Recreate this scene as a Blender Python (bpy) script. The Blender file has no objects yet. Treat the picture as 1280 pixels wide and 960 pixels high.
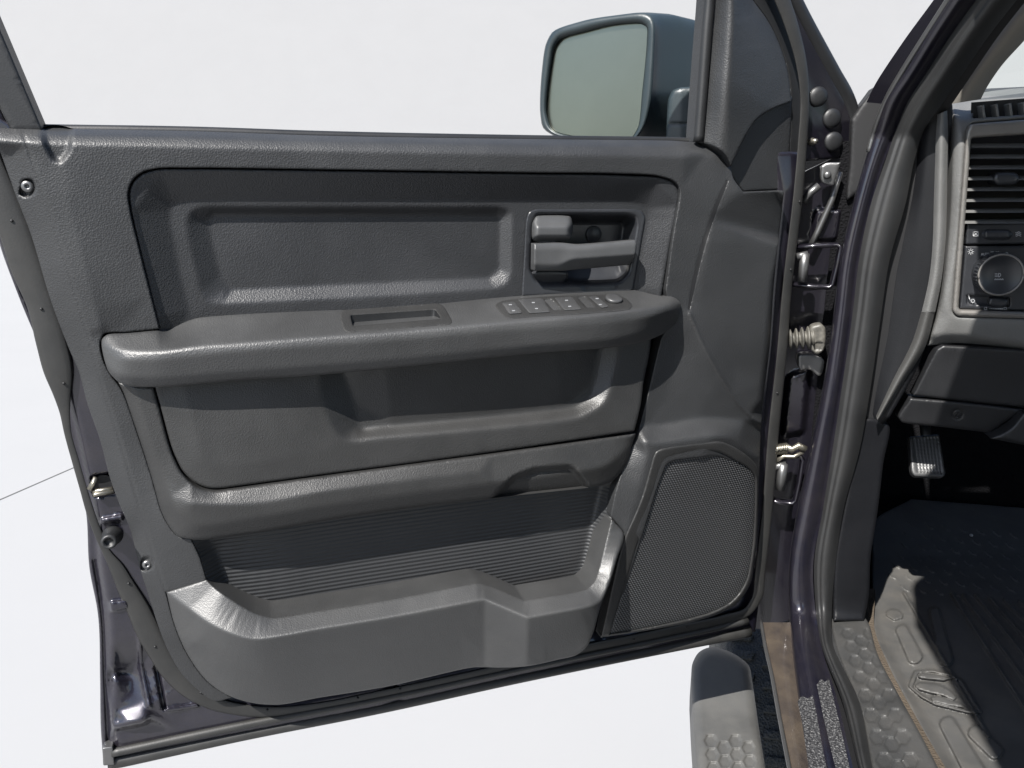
import bpy, math
import numpy as np
from mathutils import Vector
from mathutils.geometry import delaunay_2d_cdt

# ------------------------------------------------------------------ camera, world, sun, exposure
SC = bpy.context.scene
COL = SC.collection
R = math.radians
FPX, PITCH, HC = 963.0, R(14.2), 2.55          # focal length for a 1280 px wide frame, tilt, camera height
SUN_H, SUN_E = 214.0, 50.0                     # heading of the sun (0 = +Y, clockwise) and its elevation

cam_d = bpy.data.cameras.new("camera")
cam_d.sensor_width = 36.0
cam_d.lens = 36.0 * FPX / 1280.0
cam_d.clip_start, cam_d.clip_end = 0.02, 500
cam = bpy.data.objects.new("camera", cam_d)
COL.objects.link(cam)
cam.location = (0, 0, HC)
cam.rotation_euler = (math.pi / 2 - PITCH, 0, 0)
SC.camera = cam

wd = bpy.data.worlds.new("World")
SC.world = wd
wd.use_nodes = True
nt = wd.node_tree
bg = nt.nodes["Background"]
sky = nt.nodes.new("ShaderNodeTexSky")
sky.sky_type = 'NISHITA'
sky.sun_disc = False
sky.sun_elevation = R(SUN_E)
sky.sun_rotation = R(SUN_H)
bg.inputs[1].default_value = 0.085
nt.links.new(sky.outputs[0], bg.inputs[0])

sl = bpy.data.lights.new("sun", 'SUN')
sl.energy = 5.0
sl.angle = R(0.5)
sl.color = (1.0, 0.968, 0.92)
sun = bpy.data.objects.new("sun", sl)
COL.objects.link(sun)
sdir = Vector((math.sin(R(SUN_H)) * math.cos(R(SUN_E)), math.cos(R(SUN_H)) * math.cos(R(SUN_E)), math.sin(R(SUN_E))))
sun.rotation_euler = (-sdir).to_track_quat('-Z', 'Y').to_euler()
sun.location = (-3, -4, 6)

SC.view_settings.view_transform = 'Standard'
SC.view_settings.look = 'None'
SC.view_settings.exposure = 1.38
SC.view_settings.gamma = 1.0

# ------------------------------------------------------------------ tracing frames
CAM = np.array([0, 0, HC])
CF = np.array([0, math.cos(PITCH), -math.sin(PITCH)])
CU = np.array([0, math.sin(PITCH), math.cos(PITCH)])
CR = np.array([1.0, 0, 0])
UPV = np.array([0, 0, 1.0])


def head(deg):
    return np.array([math.sin(R(deg)), math.cos(R(deg)), 0.0])


def rays(px, py):
    px = np.asarray(px, float)[..., None]
    py = np.asarray(py, float)[..., None]
    return CF * FPX + CR * (px - 640) - CU * (py - 480)


class Frame:
    """A plane of the place (a point and a normal); P() finds the point of that plane, w metres proud of it, seen at a photo pixel."""

    def __init__(self, O, n, up=UPV):
        self.O = np.asarray(O, float)
        self.n = np.asarray(n, float) / np.linalg.norm(n)
        self.u = np.cross(up, self.n)
        self.u = self.u / np.linalg.norm(self.u)
        self.v = np.cross(self.n, self.u)

    def P(self, px, py, w=0.0):
        d = rays(px, py)
        w = np.asarray(w, float)
        t = (w + (self.O - CAM) @ self.n) / (d @ self.n)
        return CAM + d * t[..., None]

    def uv(self, p):
        q = p - self.O
        return np.stack([q @ self.u, q @ self.v], -1)

    def L(self, u, v, w=0.0):
        return self.O + self.u * u + self.v * v + self.n * w

    def off(self, w):
        return Frame(self.O + self.n * w, self.n, self.v)


HT = 13.4                                     # heading of the truck's nose
DOOR_D = 71.4                                 # heading along the door, rear edge to hinge
FWD, LEFT = head(HT), head(HT - 90)
DOOR = Frame(np.array([-0.044, 1.049, HC - 0.30]), head(DOOR_D + 90))
HINGE = DOOR.P(1000, 300, 0.0)
PILLAR = Frame(HINGE + FWD * 0.03, -FWD)       # rear-facing face of the hinge pillar
ZS = float(PILLAR.P(1000, 772, 0)[2])          # height of the door sill
SILL = Frame(np.array([0, 0, ZS]), UPV, up=FWD)


def TP(x, y, z):
    """truck coordinates: x ahead of the hinge, y outboard (left), z above the ground"""
    p = HINGE + FWD * x + LEFT * y
    return np.array([p[0], p[1], z])


class BodyFrame(Frame):
    """hinge pillar that leans back with the windscreen above the belt and turns along the sill below"""

    def __init__(self):
        super().__init__(PILLAR.O, PILLAR.n)

    def P(self, px, py, w=0.0):
        px = np.asarray(px, float)
        py = np.asarray(py, float)
        d = rays(px, py)
        w = np.asarray(w, float)
        lean = np.clip(170 - py, 0, None) * 0.0007
        tv = (w + lean + (self.O - CAM) @ self.n) / (d @ self.n)
        dz = d[..., 2]
        th = np.where(dz < -1, (ZS + w - CAM[2]) / np.where(dz < -1, dz, -1), 1e3)
        k = 60.0 * FPX
        m = np.minimum(tv, th)
        t = m - np.log(np.exp(-(tv - m) * k) + np.exp(-(th - m) * k)) / k
        return CAM + d * t[..., None]


BODY = BodyFrame()


# ------------------------------------------------------------------ curves and relief
def _cr(P, step, closed=False):
    P = np.asarray(P, float)
    n = len(P)
    if n < 3:
        L = np.linalg.norm(P[-1, :2] - P[0, :2])
        k = max(1, int(math.ceil(L / step)))
        t = np.linspace(0, 1, k + 1)[:, None]
        return P[0] * (1 - t) + P[-1] * t
    out = []
    rng = range(n if closed else n - 1)
    for i in rng:
        if closed:
            p0, p1, p2, p3 = P[(i - 1) % n], P[i], P[(i + 1) % n], P[(i + 2) % n]
        else:
            p1, p2 = P[i], P[i + 1]
            p0 = P[i - 1] if i > 0 else 2 * p1 - p2
            p3 = P[i + 2] if i + 2 < n else 2 * p2 - p1
        L = np.linalg.norm(p2[:2] - p1[:2])
        k = max(1, int(math.ceil(L / step)))
        d1 = max(np.linalg.norm(p1[:2] - p0[:2]), 1e-6)
        d3 = max(np.linalg.norm(p3[:2] - p2[:2]), 1e-6)
        Ls = max(L, 1e-6)
        # tangents scaled to the segment so that uneven spacing does not overshoot
        m1 = min(Ls, 1.6 * d1) * ((p1 - p0) / d1 * (Ls / (Ls + d1)) + (p2 - p1) / Ls * (d1 / (Ls + d1)))
        m2 = min(Ls, 1.6 * d3) * ((p2 - p1) / Ls * (d3 / (Ls + d3)) + (p3 - p2) / d3 * (Ls / (Ls + d3)))
        t = np.linspace(0, 1, k + 1)[:-1, None]
        h00, h10, h01, h11 = 2*t**3-3*t**2+1, t**3-2*t**2+t, -2*t**3+3*t**2, t**3-t**2
        out.append(h00 * p1 + h10 * m1 + h01 * p2 + h11 * m2)
    out = np.concatenate(out)
    if not closed:
        out = np.concatenate([out, P[-1:]])
    return out


def curve(pts, step=3.0, closed=False):
    """smooth curve through pts; None marks the previous point as a corner"""
    segs, cur = [], []
    had = False
    for p in pts:
        if p is None:
            had = True
            segs.append(cur)
            cur = [cur[-1]]
        else:
            cur.append(p)
    if closed and not had:
        return _cr(cur, step, True)
    if closed:
        cur = cur + [pts[0]]
    if len(cur) > 1:
        segs.append(cur)
    out = [_cr(s, step)[:-1] for s in segs]
    if not closed:
        out.append(np.asarray([segs[-1][-1]], float))
    return np.concatenate(out)


def poly(pts, r=0.0, step=3.0):
    """closed polygon with straight sides and corners rounded by r pixels"""
    P = np.asarray(pts, float)
    if r <= 0:
        out = []
        for i in range(len(P)):
            out.append(_cr([P[i], P[(i + 1) % len(P)]], step)[:-1])
        return np.concatenate(out)
    out = []
    n = len(P)
    arcs = []
    for i in range(n):
        a, b, c = P[i - 1], P[i], P[(i + 1) % n]
        la, lc = np.linalg.norm(a - b), np.linalg.norm(c - b)
        q = min(r, la * .45, lc * .45)
        s, e = b + (a - b) / la * q, b + (c - b) / lc * q
        t = np.linspace(0, 1, max(3, int(q / step * 2) + 3))[:, None]
        arcs.append((1 - t)**2 * s + 2 * t * (1 - t) * b + t**2 * e)
    for i in range(n):
        out.append(arcs[i])
        s, e = arcs[i][-1], arcs[(i + 1) % n][0]
        k = int(np.linalg.norm(e - s) / step)
        if k > 1:
            t = np.linspace(0, 1, k + 1)[1:-1, None]
            out.append(s * (1 - t) + e * t)
    return np.concatenate(out)


def inside(Q, poly_):
    x, y = Q[:, 0], Q[:, 1]
    c = np.zeros(len(Q), bool)
    n = len(poly_)
    for i in range(n):
        x1, y1 = poly_[i]
        x2, y2 = poly_[(i + 1) % n]
        if y1 == y2:
            continue
        k = ((y1 > y) != (y2 > y)) & (x < (x2 - x1) * (y - y1) / (y2 - y1) + x1)
        c ^= k
    return c


def dist(Q, line, closed=False):
    L = np.asarray(line, float)[:, :2]
    A = L if closed else L[:-1]
    B = np.roll(L, -1, 0) if closed else L[1:]
    D = B - A
    dd = np.maximum((D**2).sum(1), 1e-9)
    out = np.empty(len(Q))
    for s in range(0, len(Q), 4000):
        q = Q[s:s + 4000, None, :]
        t = np.clip(((q - A) * D).sum(2) / dd, 0, 1)
        out[s:s + 4000] = np.sqrt((((q - A) - t[..., None] * D)**2).sum(2)).min(1)
    return out


def cdt(pts, edges):
    r = delaunay_2d_cdt([Vector((float(a), float(b))) for a, b in pts], edges, [], 0, 1e-4)
    V = np.array([(v.x, v.y) for v in r[0]])
    return V, r[2], r[3]


def relief(features, sigma=2.5):
    """height map over photo pixels from feature lines [(points (x, y, w)), closed]; returns a sampler"""
    pts, edges, ws = [], [], []
    for f in features:
        closed = False
        if isinstance(f, tuple):
            f, closed = f
        c = poly(f, 0, 8.0) if closed else curve(f, 8.0)
        b = len(pts)
        pts += [tuple(p[:2]) for p in c]
        ws += [p[2] for p in c]
        m = len(c)
        edges += [(b + i, b + (i + 1) % m) for i in range(m if closed else m - 1)]
    V, F, orig = cdt(pts, edges)
    W = np.zeros(len(V))
    for i, o in enumerate(orig):
        W[i] = np.mean([ws[k] for k in o]) if o else np.nan
    bad = np.isnan(W)
    if bad.any():
        P0 = np.array(pts)
        w0 = np.array(ws)
        for i in np.where(bad)[0]:
            d = ((P0 - V[i])**2).sum(1)
            k = np.argsort(d)[:4]
            wt = 1 / (d[k] + 1e-3)
            W[i] = (w0[k] * wt).sum() / wt.sum()
    x0, y0 = np.floor(V.min(0)).astype(int) - 3
    x1, y1 = np.ceil(V.max(0)).astype(int) + 4
    H = np.zeros((y1 - y0, x1 - x0))
    M = np.zeros_like(H)
    for f in F:
        a, b, c = V[f[0]], V[f[1]], V[f[2]]
        ix0, iy0 = np.floor(np.minimum(np.minimum(a, b), c)).astype(int)
        ix1, iy1 = np.ceil(np.maximum(np.maximum(a, b), c)).astype(int)
        X, Y = np.meshgrid(np.arange(ix0, ix1 + 1), np.arange(iy0, iy1 + 1))
        det = (b[1]-c[1])*(a[0]-c[0]) + (c[0]-b[0])*(a[1]-c[1])
        if abs(det) < 1e-9:
            continue
        l0 = ((b[1]-c[1])*(X-c[0]) + (c[0]-b[0])*(Y-c[1])) / det
        l1 = ((c[1]-a[1])*(X-c[0]) + (a[0]-c[0])*(Y-c[1])) / det
        l2 = 1 - l0 - l1
        k = (l0 >= -1e-6) & (l1 >= -1e-6) & (l2 >= -1e-6)
        H[Y[k]-y0, X[k]-x0] = (l0*W[f[0]] + l1*W[f[1]] + l2*W[f[2]])[k]
        M[Y[k]-y0, X[k]-x0] = 1
    H *= M

    def blur(A, s):
        r = int(3 * s + 1)
        g = np.exp(-0.5 * (np.arange(-r, r + 1) / s)**2)
        g /= g.sum()
        for ax in (0, 1):
            Pd = np.pad(A, [(r, r) if k == ax else (0, 0) for k in (0, 1)])
            o = np.zeros_like(A)
            for i, w in enumerate(g):
                sl_ = [slice(None), slice(None)]
                sl_[ax] = slice(i, i + A.shape[ax])
                o += w * Pd[tuple(sl_)]
            A = o
        return A
    Hb = blur(H, sigma)
    Mb = blur(M, sigma)
    Hn = Hb / np.maximum(Mb, 1e-6)
    # spread the border outward so that samples just outside stay sensible
    far = blur(H, 12.0) / np.maximum(blur(M, 12.0), 1e-6)
    Hn = np.where(Mb > 0.02, Hn, far)

    def f(px, py):
        X = np.clip(np.asarray(px, float) - x0, 0, Hn.shape[1] - 1.001)
        Y = np.clip(np.asarray(py, float) - y0, 0, Hn.shape[0] - 1.001)
        i, j = X.astype(int), Y.astype(int)
        a, b = X - i, Y - j
        return (Hn[j, i]*(1-a)*(1-b) + Hn[j, i+1]*a*(1-b) + Hn[j+1, i]*(1-a)*b + Hn[j+1, i+1]*a*b)
    return f


# ------------------------------------------------------------------ objects
WLOC = {}


def thing(name, label, cat, loc, group=None):
    o = bpy.data.objects.new(name, None)
    COL.objects.link(o)
    o.location = tuple(loc)
    o.empty_display_size = 0.1
    o['label'] = label
    o['category'] = cat
    if group:
        o['group'] = group
    WLOC[o] = np.asarray(loc, float)
    return o


def mk(name, V, F, mat, parent=None, smooth=True, uv=None, loc=None):
    V = np.asarray(V, float)
    if loc is None:
        loc = (V.min(0) + V.max(0)) / 2
    loc = np.asarray(loc, float)
    me = bpy.data.meshes.new(name)
    me.from_pydata((V - loc).tolist(), [], [tuple(int(i) for i in f) for f in F])
    if smooth:
        me.polygons.foreach_set('use_smooth', [True] * len(me.polygons))
    if uv is not None:
        lay = me.uv_layers.new(name='uv')
        idx = np.empty(len(me.loops), np.int32)
        me.loops.foreach_get('vertex_index', idx)
        lay.data.foreach_set('uv', np.asarray(uv, np.float32)[idx].ravel())
    me.update()
    me.materials.append(mat)
    o = bpy.data.objects.new(name, me)
    COL.objects.link(o)
    WLOC[o] = loc
    if parent is not None:
        o.parent = parent
        o.location = tuple(loc - WLOC[parent])
    else:
        o.location = tuple(loc)
    return o


class Geo:
    """collects shapes of one part"""

    def __init__(self):
        self.V, self.F, self.U = [], [], []

    def add(self, V, F, U=None):
        b = len(self.V)
        V = [tuple(map(float, v)) for v in V]
        self.V += V
        self.F += [tuple(int(i) + b for i in f) for f in F]
        self.U += [tuple(map(float, u)) for u in U] if U is not None else [(v[0] * .7 + v[1] * .7, v[2]) for v in V]
        return self

    def build(self, name, mat, parent=None, smooth=True, loc=None):
        return mk(name, self.V, self.F, mat, parent, smooth, self.U, loc)


def sheet(G, fr, outline, h=0.0, step=4.0, skirt=0.01, edge=(0.0015, 3.0), holes=(), grooves=(), bumps=(), skirt_dir=None):
    """moulded panel: outline and relief traced over the photo, laid on frame fr with real depth, with turned-back edges"""
    out = np.asarray(outline, float)[:, :2]
    holes = [np.asarray(q, float)[:, :2] for q in holes]
    loops = [out] + holes
    pts, edges = [], []
    for lp in loops:
        b = len(pts)
        pts += lp.tolist()
        edges += [(b + i, b + (i + 1) % len(lp)) for i in range(len(lp))]
    nl = len(pts)
    x0, y0 = out.min(0)
    x1, y1 = out.max(0)
    gx, gy = np.meshgrid(np.arange(x0, x1, step), np.arange(y0, y1, step * .866))
    gx[1::2] += step / 2
    Q = np.stack([gx.ravel(), gy.ravel()], 1)
    keep = inside(Q, out)
    for q in holes:
        keep &= ~inside(Q, q)
    Q = Q[keep]
    extra = []
    ew = edge[1]
    if ew > 0 and edge[0] > 0:
        for lp in loops:            # rings just inside the border carry the rounded edge
            T = np.roll(lp, -1, 0) - np.roll(lp, 1, 0)
            T /= np.maximum(np.linalg.norm(T, axis=1), 1e-6)[:, None]
            N = np.stack([-T[:, 1], T[:, 0]], 1)
            for k in (0.3, 1.0):
                for s in (1, -1):
                    extra.append(lp + N * s * ew * k)
    for g in grooves:
        L = curve(g[0], min(step, 2.5))[:, :2] if not isinstance(g[0], np.ndarray) else g[0][:, :2]
        T = np.gradient(L, axis=0)
        T /= np.maximum(np.linalg.norm(T, axis=1), 1e-6)[:, None]
        N = np.stack([-T[:, 1], T[:, 0]], 1)
        for k in (-2, -1, 0, 1, 2):
            extra.append(L + N * k * g[2])
    for b_ in bumps:
        L = np.asarray(b_[0], float)[:, :2]
        T = np.roll(L, -1, 0) - np.roll(L, 1, 0)
        T /= np.maximum(np.linalg.norm(T, axis=1), 1e-6)[:, None]
        N = np.stack([-T[:, 1], T[:, 0]], 1)
        for k in (-1, 0, 1):
            extra.append(L + N * k * b_[2] * .5)
    if extra:
        E = np.concatenate(extra)
        k = inside(E, out)
        for q in holes:
            k &= ~inside(E, q)
        E = E[k]
        if len(E):
            # thin out points that would sit on the outline itself
            dE = np.min([dist(E, lp, True) for lp in loops], 0)
            E = E[dE > 0.25]
            Q = np.concatenate([Q, E])
    dQ = np.min([dist(Q, lp, True) for lp in loops], 0)
    Q = Q[dQ > 0.25]
    # drop near duplicates
    key = np.round(Q / (min(step, 2.0) * .22)).astype(int)
    _, ui = np.unique(key, axis=0, return_index=True)
    Q = Q[np.sort(ui)]
    V2, F, orig = cdt(pts + Q.tolist(), edges)
    cen = np.array([(V2[f[0]] + V2[f[1]] + V2[f[2]]) / 3 for f in F])
    k = inside(cen, out)
    for q in holes:
        k &= ~inside(cen, q)
    F = [f for f, a in zip(F, k) if a]
    w = h(V2[:, 0], V2[:, 1]) if callable(h) else np.full(len(V2), float(h))
    dd = np.min([dist(V2, lp, True) for lp in loops], 0)
    if edge[0] > 0 and ew > 0:
        t = np.clip(dd / ew, 0, 1)
        w = w - edge[0] * (1 - np.sqrt(np.clip(1 - (1 - t)**2, 0, 1)))
    for g in grooves:
        L = curve(g[0], 3.0)[:, :2] if not isinstance(g[0], np.ndarray) else g[0][:, :2]
        w = w - g[1] * np.exp(-(dist(V2, L) / g[2])**2)
    for b_ in bumps:
        L = np.asarray(b_[0], float)[:, :2]
        sd = dist(V2, L, True) * np.where(inside(V2, L), 1, -1)
        t = np.clip(sd / b_[2] + .5, 0, 1)
        w = w + b_[1] * t * t * (3 - 2 * t)
    P = fr.P(V2[:, 0], V2[:, 1], w)
    # orient to the viewer
    FF = []
    for f in F:
        a, b, c = P[f[0]], P[f[1]], P[f[2]]
        nn = np.cross(b - a, c - a)
        FF.append(tuple(f) if nn @ (CAM - a) > 0 else tuple(f[::-1]))
    used = sorted({i for f in FF for i in f})
    mp = {v: i for i, v in enumerate(used)}
    G.add(P[used], [[mp[i] for i in f] for f in FF], fr.uv(P[used]))
    if skirt:
        n = fr.n if skirt_dir is None else skirt_dir
        for lp in loops:
            wl = h(lp[:, 0], lp[:, 1]) if callable(h) else np.full(len(lp), float(h))
            wl = wl - edge[0]
            A = fr.P(lp[:, 0], lp[:, 1], wl)
            B = A - n * skirt
            m = len(lp)
            G.add(np.concatenate([A, B]), [(i, (i + 1) % m, m + (i + 1) % m, m + i) for i in range(m)], np.concatenate([fr.uv(A), fr.uv(B)]))
    return G


def loft(G, rows, nu=None, closed_u=False, caps=False):
    """surface through rows of 3-D points (same count each)"""
    A = np.asarray(rows, float)
    r, c = A.shape[:2]
    F = []
    for i in range(r - 1):
        for j in range(c if closed_u else c - 1):
            k = (j + 1) % c
            F.append((i*c + j, i*c + k, (i+1)*c + k, (i+1)*c + j))
    V = A.reshape(-1, 3).tolist()
    if caps:
        F.append(tuple(range(c))[::-1])
        F.append(tuple((r-1)*c + j for j in range(c)))
    return G.add(V, F)


def box(G, c, ax, size, bev=0.0):
    """box with axes ax (3 unit vectors) and chamfered edges"""
    c = np.asarray(c, float)
    X, Y, Z = [np.asarray(a, float) for a in ax]
    sx, sy, sz = [s / 2 for s in size]
    b = min(bev, sx * .9, sy * .9, sz * .9)
    if b <= 0:
        V = [c + X*sx*i + Y*sy*j + Z*sz*k for i in (-1, 1) for j in (-1, 1) for k in (-1, 1)]
        F = [(0, 1, 3, 2), (4, 6, 7, 5), (0, 4, 5, 1), (2, 3, 7, 6), (0, 2, 6, 4), (1, 5, 7, 3)]
        return G.add(V, F)
    rows = []
    for z, q in ((-sz, b), (-sz + b * .3, b * .3), (-sz + b, 0), (sz - b, 0), (sz - b * .3, b * .3), (sz, b)):
        ring = []
        ex, ey = sx - q, sy - q
        for cx, cy, a0 in ((1, 1, 0), (-1, 1, 90), (-1, -1, 180), (1, -1, 270)):
            for a in (0, 30, 60, 90):
                th = R(a0 + a)
                ring.append(c + X * (cx * (ex - b) + b * math.cos(th)) + Y * (cy * (ey - b) + b * math.sin(th)) + Z * z)
        rows.append(ring)
    return loft(G, rows, closed_u=True, caps=True)


def tube(G, path, rad, n=10, flat=None, caps=True):
    """tube along 3-D points; rad may vary; flat=(direction, factor) squashes it along a direction"""
    P = np.asarray(path, float)
    rad = np.broadcast_to(np.asarray(rad, float), (len(P),))
    T = np.gradient(P, axis=0)
    T /= np.maximum(np.linalg.norm(T, axis=1), 1e-9)[:, None]
    ref = np.array([0, 0, 1.0]) if flat is None else np.asarray(flat[0], float)
    rows = []
    last = None
    for p, t, r in zip(P, T, rad):
        a = ref - t * (ref @ t)
        if np.linalg.norm(a) < .15:
            a = last if last is not None else np.array([1.0, 0, 0]) - t * t[0]
            a = a - t * (a @ t)
        a /= np.linalg.norm(a)
        last = a
        b = np.cross(t, a)
        k = 1.0 if flat is None else flat[1]
        rows.append([p + a * r * k * math.cos(q) + b * r * math.sin(q) for q in np.linspace(0, 2*math.pi, n, endpoint=False)])
    return loft(G, rows, closed_u=True, caps=caps)


def lathe(G, c, axis, prof, n=28):
    """solid of revolution: prof = [(radius, height)]"""
    axis = np.asarray(axis, float) / np.linalg.norm(axis)
    a = np.cross(axis, [0.3, 0.2, 1.0])
    a /= np.linalg.norm(a)
    b = np.cross(axis, a)
    c = np.asarray(c, float)
    rows = [[c + axis*z + (a*math.cos(q) + b*math.sin(q)) * max(r, 1e-5) for q in np.linspace(0, 2*math.pi, n, endpoint=False)] for r, z in prof]
    return loft(G, rows, closed_u=True, caps=True)


def strip(G, fr, Lp, Rp, h=lambda s: 0.0, n=9, step=6.0):
    """band between a left and a right traced line, with a cross-section h(s), s = 0..1"""
    a, b = curve(Lp, 4.0), curve(Rp, 4.0)

    def res(c, m):
        s = np.concatenate([[0], np.cumsum(np.linalg.norm(np.diff(c[:, :2], axis=0), axis=1))])
        s /= s[-1]
        t = np.linspace(0, 1, m)
        return np.stack([np.interp(t, s, c[:, k]) for k in range(2)], 1)
    m = max(6, int(len(a) * 4 / step))
    a, b = res(a, m), res(b, m)
    rows = []
    for s in np.linspace(0, 1, n):
        q = a * (1 - s) + b * s
        rows.append(fr.P(q[:, 0], q[:, 1], h(s)))
    A = np.asarray(rows)
    V = A.reshape(-1, 3)
    F = [(i*m + j, i*m + j + 1, (i+1)*m + j + 1, (i+1)*m + j) for i in range(n - 1) for j in range(m - 1)]
    return G.add(V, F)


# ------------------------------------------------------------------ materials
def nodes(name):
    m = bpy.data.materials.new(name)
    m.use_nodes = True
    t = m.node_tree
    return m, t, t.nodes['Principled BSDF'], t.links.new


def _noise(t, scale, detail=2.0, rough=.5, vec=None):
    n = t.nodes.new('ShaderNodeTexNoise')
    n.inputs['Scale'].default_value = scale
    n.inputs['Detail'].default_value = detail
    n.inputs['Roughness'].default_value = rough
    if vec is not None:
        t.links.new(vec, n.inputs['Vector'])
    return n


def _ramp(t, fac, stops):
    r = t.nodes.new('ShaderNodeValToRGB')
    e = r.color_ramp.elements
    e[0].position, e[0].color = stops[0][0], (*stops[0][1], 1)
    e[1].position, e[1].color = stops[-1][0], (*stops[-1][1], 1)
    for p, c in stops[1:-1]:
        k = e.new(p)
        k.color = (*c, 1)
    t.links.new(fac, r.inputs[0])
    return r


def _mul(c, k):
    return tuple(x * k for x in c)


def plastic(name, col, rough=.5, grain=620, bump=.35, spec=.5, var=.18, dust=0.0, dustcol=(.115, .108, .095), bdist=.0006, metal=0.0):
    """moulded plastic or rubber: fine leather grain, faint handling marks, optional dust patches"""
    m, t, b, L = nodes(name)
    tc = t.nodes.new('ShaderNodeTexCoord')
    big = _noise(t, 9.0, 4, .6, tc.outputs['Object'])
    r = _ramp(t, big.outputs[0], [(.3, _mul(col, 1 - var)), (.7, _mul(col, 1 + var))])
    colout = r.outputs[0]
    if dust > 0:
        dn = _noise(t, 16.0, 6, .7, tc.outputs['Object'])
        dr = _ramp(t, dn.outputs[0], [(.42, (0, 0, 0)), (.78, (dust, dust, dust))])
        mx = t.nodes.new('ShaderNodeMix')
        mx.data_type = 'RGBA'
        L(dr.outputs[0], mx.inputs[0])
        L(colout, mx.inputs[6])
        mx.inputs[7].default_value = (*dustcol, 1)
        colout = mx.outputs[2]
    L(colout, b.inputs['Base Color'])
    rr = _ramp(t, big.outputs[0], [(.3, (rough - .05,) * 3), (.7, (rough + .06,) * 3)])
    L(rr.outputs[0], b.inputs['Roughness'])
    b.inputs['Specular IOR Level'].default_value = spec
    b.inputs['Metallic'].default_value = metal
    if bump > 0:
        v = t.nodes.new('ShaderNodeTexVoronoi')
        v.feature = 'SMOOTH_F1'
        v.inputs['Scale'].default_value = grain
        v.inputs['Smoothness'].default_value = .6
        L(tc.outputs['Object'], v.inputs['Vector'])
        n2 = _noise(t, grain * .55, 2, .5, tc.outputs['Object'])
        ad = t.nodes.new('ShaderNodeMath')
        ad.operation = 'ADD'
        L(v.outputs['Distance'], ad.inputs[0])
        ms = t.nodes.new('ShaderNodeMath')
        ms.operation = 'MULTIPLY'
        ms.inputs[1].default_value = .35
        L(n2.outputs[0], ms.inputs[0])
        L(ms.outputs[0], ad.inputs[1])
        bp = t.nodes.new('ShaderNodeBump')
        bp.inputs['Strength'].default_value = bump
        bp.inputs['Distance'].default_value = bdist
        L(ad.outputs[0], bp.inputs['Height'])
        L(bp.outputs[0], b.inputs['Normal'])
    return m


def paint(name, col, rough=.35, metal=.5, coat=.8, dust=.12, dcol=(.085, .073, .066)):
    """dark metallic car paint with fine flake and a film of road dust, on the rocker a painted reflection"""
    m, t, b, L = nodes(name)
    tc = t.nodes.new('ShaderNodeTexCoord')
    fl = _noise(t, 900, 2, .6, tc.outputs['Object'])
    r = _ramp(t, fl.outputs[0], [(.35, _mul(col, .7)), (.72, _mul(col, 1.9))])
    dn = _noise(t, 14, 5, .65, tc.outputs['Object'])
    dr = _ramp(t, dn.outputs[0], [(.35, (dust * .3,) * 3), (.75, (min(1, dust * 1.7),) * 3)])
    mx = t.nodes.new('ShaderNodeMix')
    mx.data_type = 'RGBA'
    L(dr.outputs[0], mx.inputs[0])
    L(r.outputs[0], mx.inputs[6])
    mx.inputs[7].default_value = (*dcol, 1)
    L(mx.outputs[2], b.inputs['Base Color'])
    b.inputs['Metallic'].default_value = metal
    b.inputs['Roughness'].default_value = rough
    b.inputs['Coat Weight'].default_value = coat
    b.inputs['Coat Roughness'].default_value = .12
    return m


def simple(name, col, rough=.5, metal=0.0, spec=.5, var=0.1, scale=30):
    m, t, b, L = nodes(name)
    tc = t.nodes.new('ShaderNodeTexCoord')
    n = _noise(t, scale, 4, .6, tc.outputs['Object'])
    r = _ramp(t, n.outputs[0], [(.3, _mul(col, 1 - var)), (.7, _mul(col, 1 + var))])
    L(r.outputs[0], b.inputs['Base Color'])
    b.inputs['Roughness'].default_value = rough
    b.inputs['Metallic'].default_value = metal
    b.inputs['Specular IOR Level'].default_value = spec
    return m


def ribbed(name, col, pitch, rough=.5, dash=True):
    """pocket liner: fine horizontal ribs, broken into short stitches"""
    m, t, b, L = nodes(name)
    uv = t.nodes.new('ShaderNodeUVMap')
    uv.uv_map = 'uv'
    sp = t.nodes.new('ShaderNodeSeparateXYZ')
    L(uv.outputs[0], sp.inputs[0])

    def mth(op, a, bb=None):
        k = t.nodes.new('ShaderNodeMath')
        k.operation = op
        for i, x in enumerate((a, bb)):
            if x is None:
                continue
            if isinstance(x, (int, float)):
                k.inputs[i].default_value = x
            else:
                L(x, k.inputs[i])
        return k.outputs[0]
    s = mth('SINE', mth('MULTIPLY', sp.outputs[1], 2 * math.pi / pitch))
    s2 = mth('SINE', mth('MULTIPLY', sp.outputs[0], 2 * math.pi / (pitch * 1.25)))
    hgt = mth('ADD', s, mth('MULTIPLY', s2, .0))
    rp = _ramp(t, mth('ADD', mth('MULTIPLY', s, .5), .5), [(.1, _mul(col, .92)), (.9, _mul(col, 1.08))])
    L(rp.outputs[0], b.inputs['Base Color'])
    bp = t.nodes.new('ShaderNodeBump')
    bp.inputs['Strength'].default_value = .5
    bp.inputs['Distance'].default_value = .0007
    L(hgt, bp.inputs['Height'])
    L(bp.outputs[0], b.inputs['Normal'])
    b.inputs['Roughness'].default_value = rough
    return m


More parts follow.
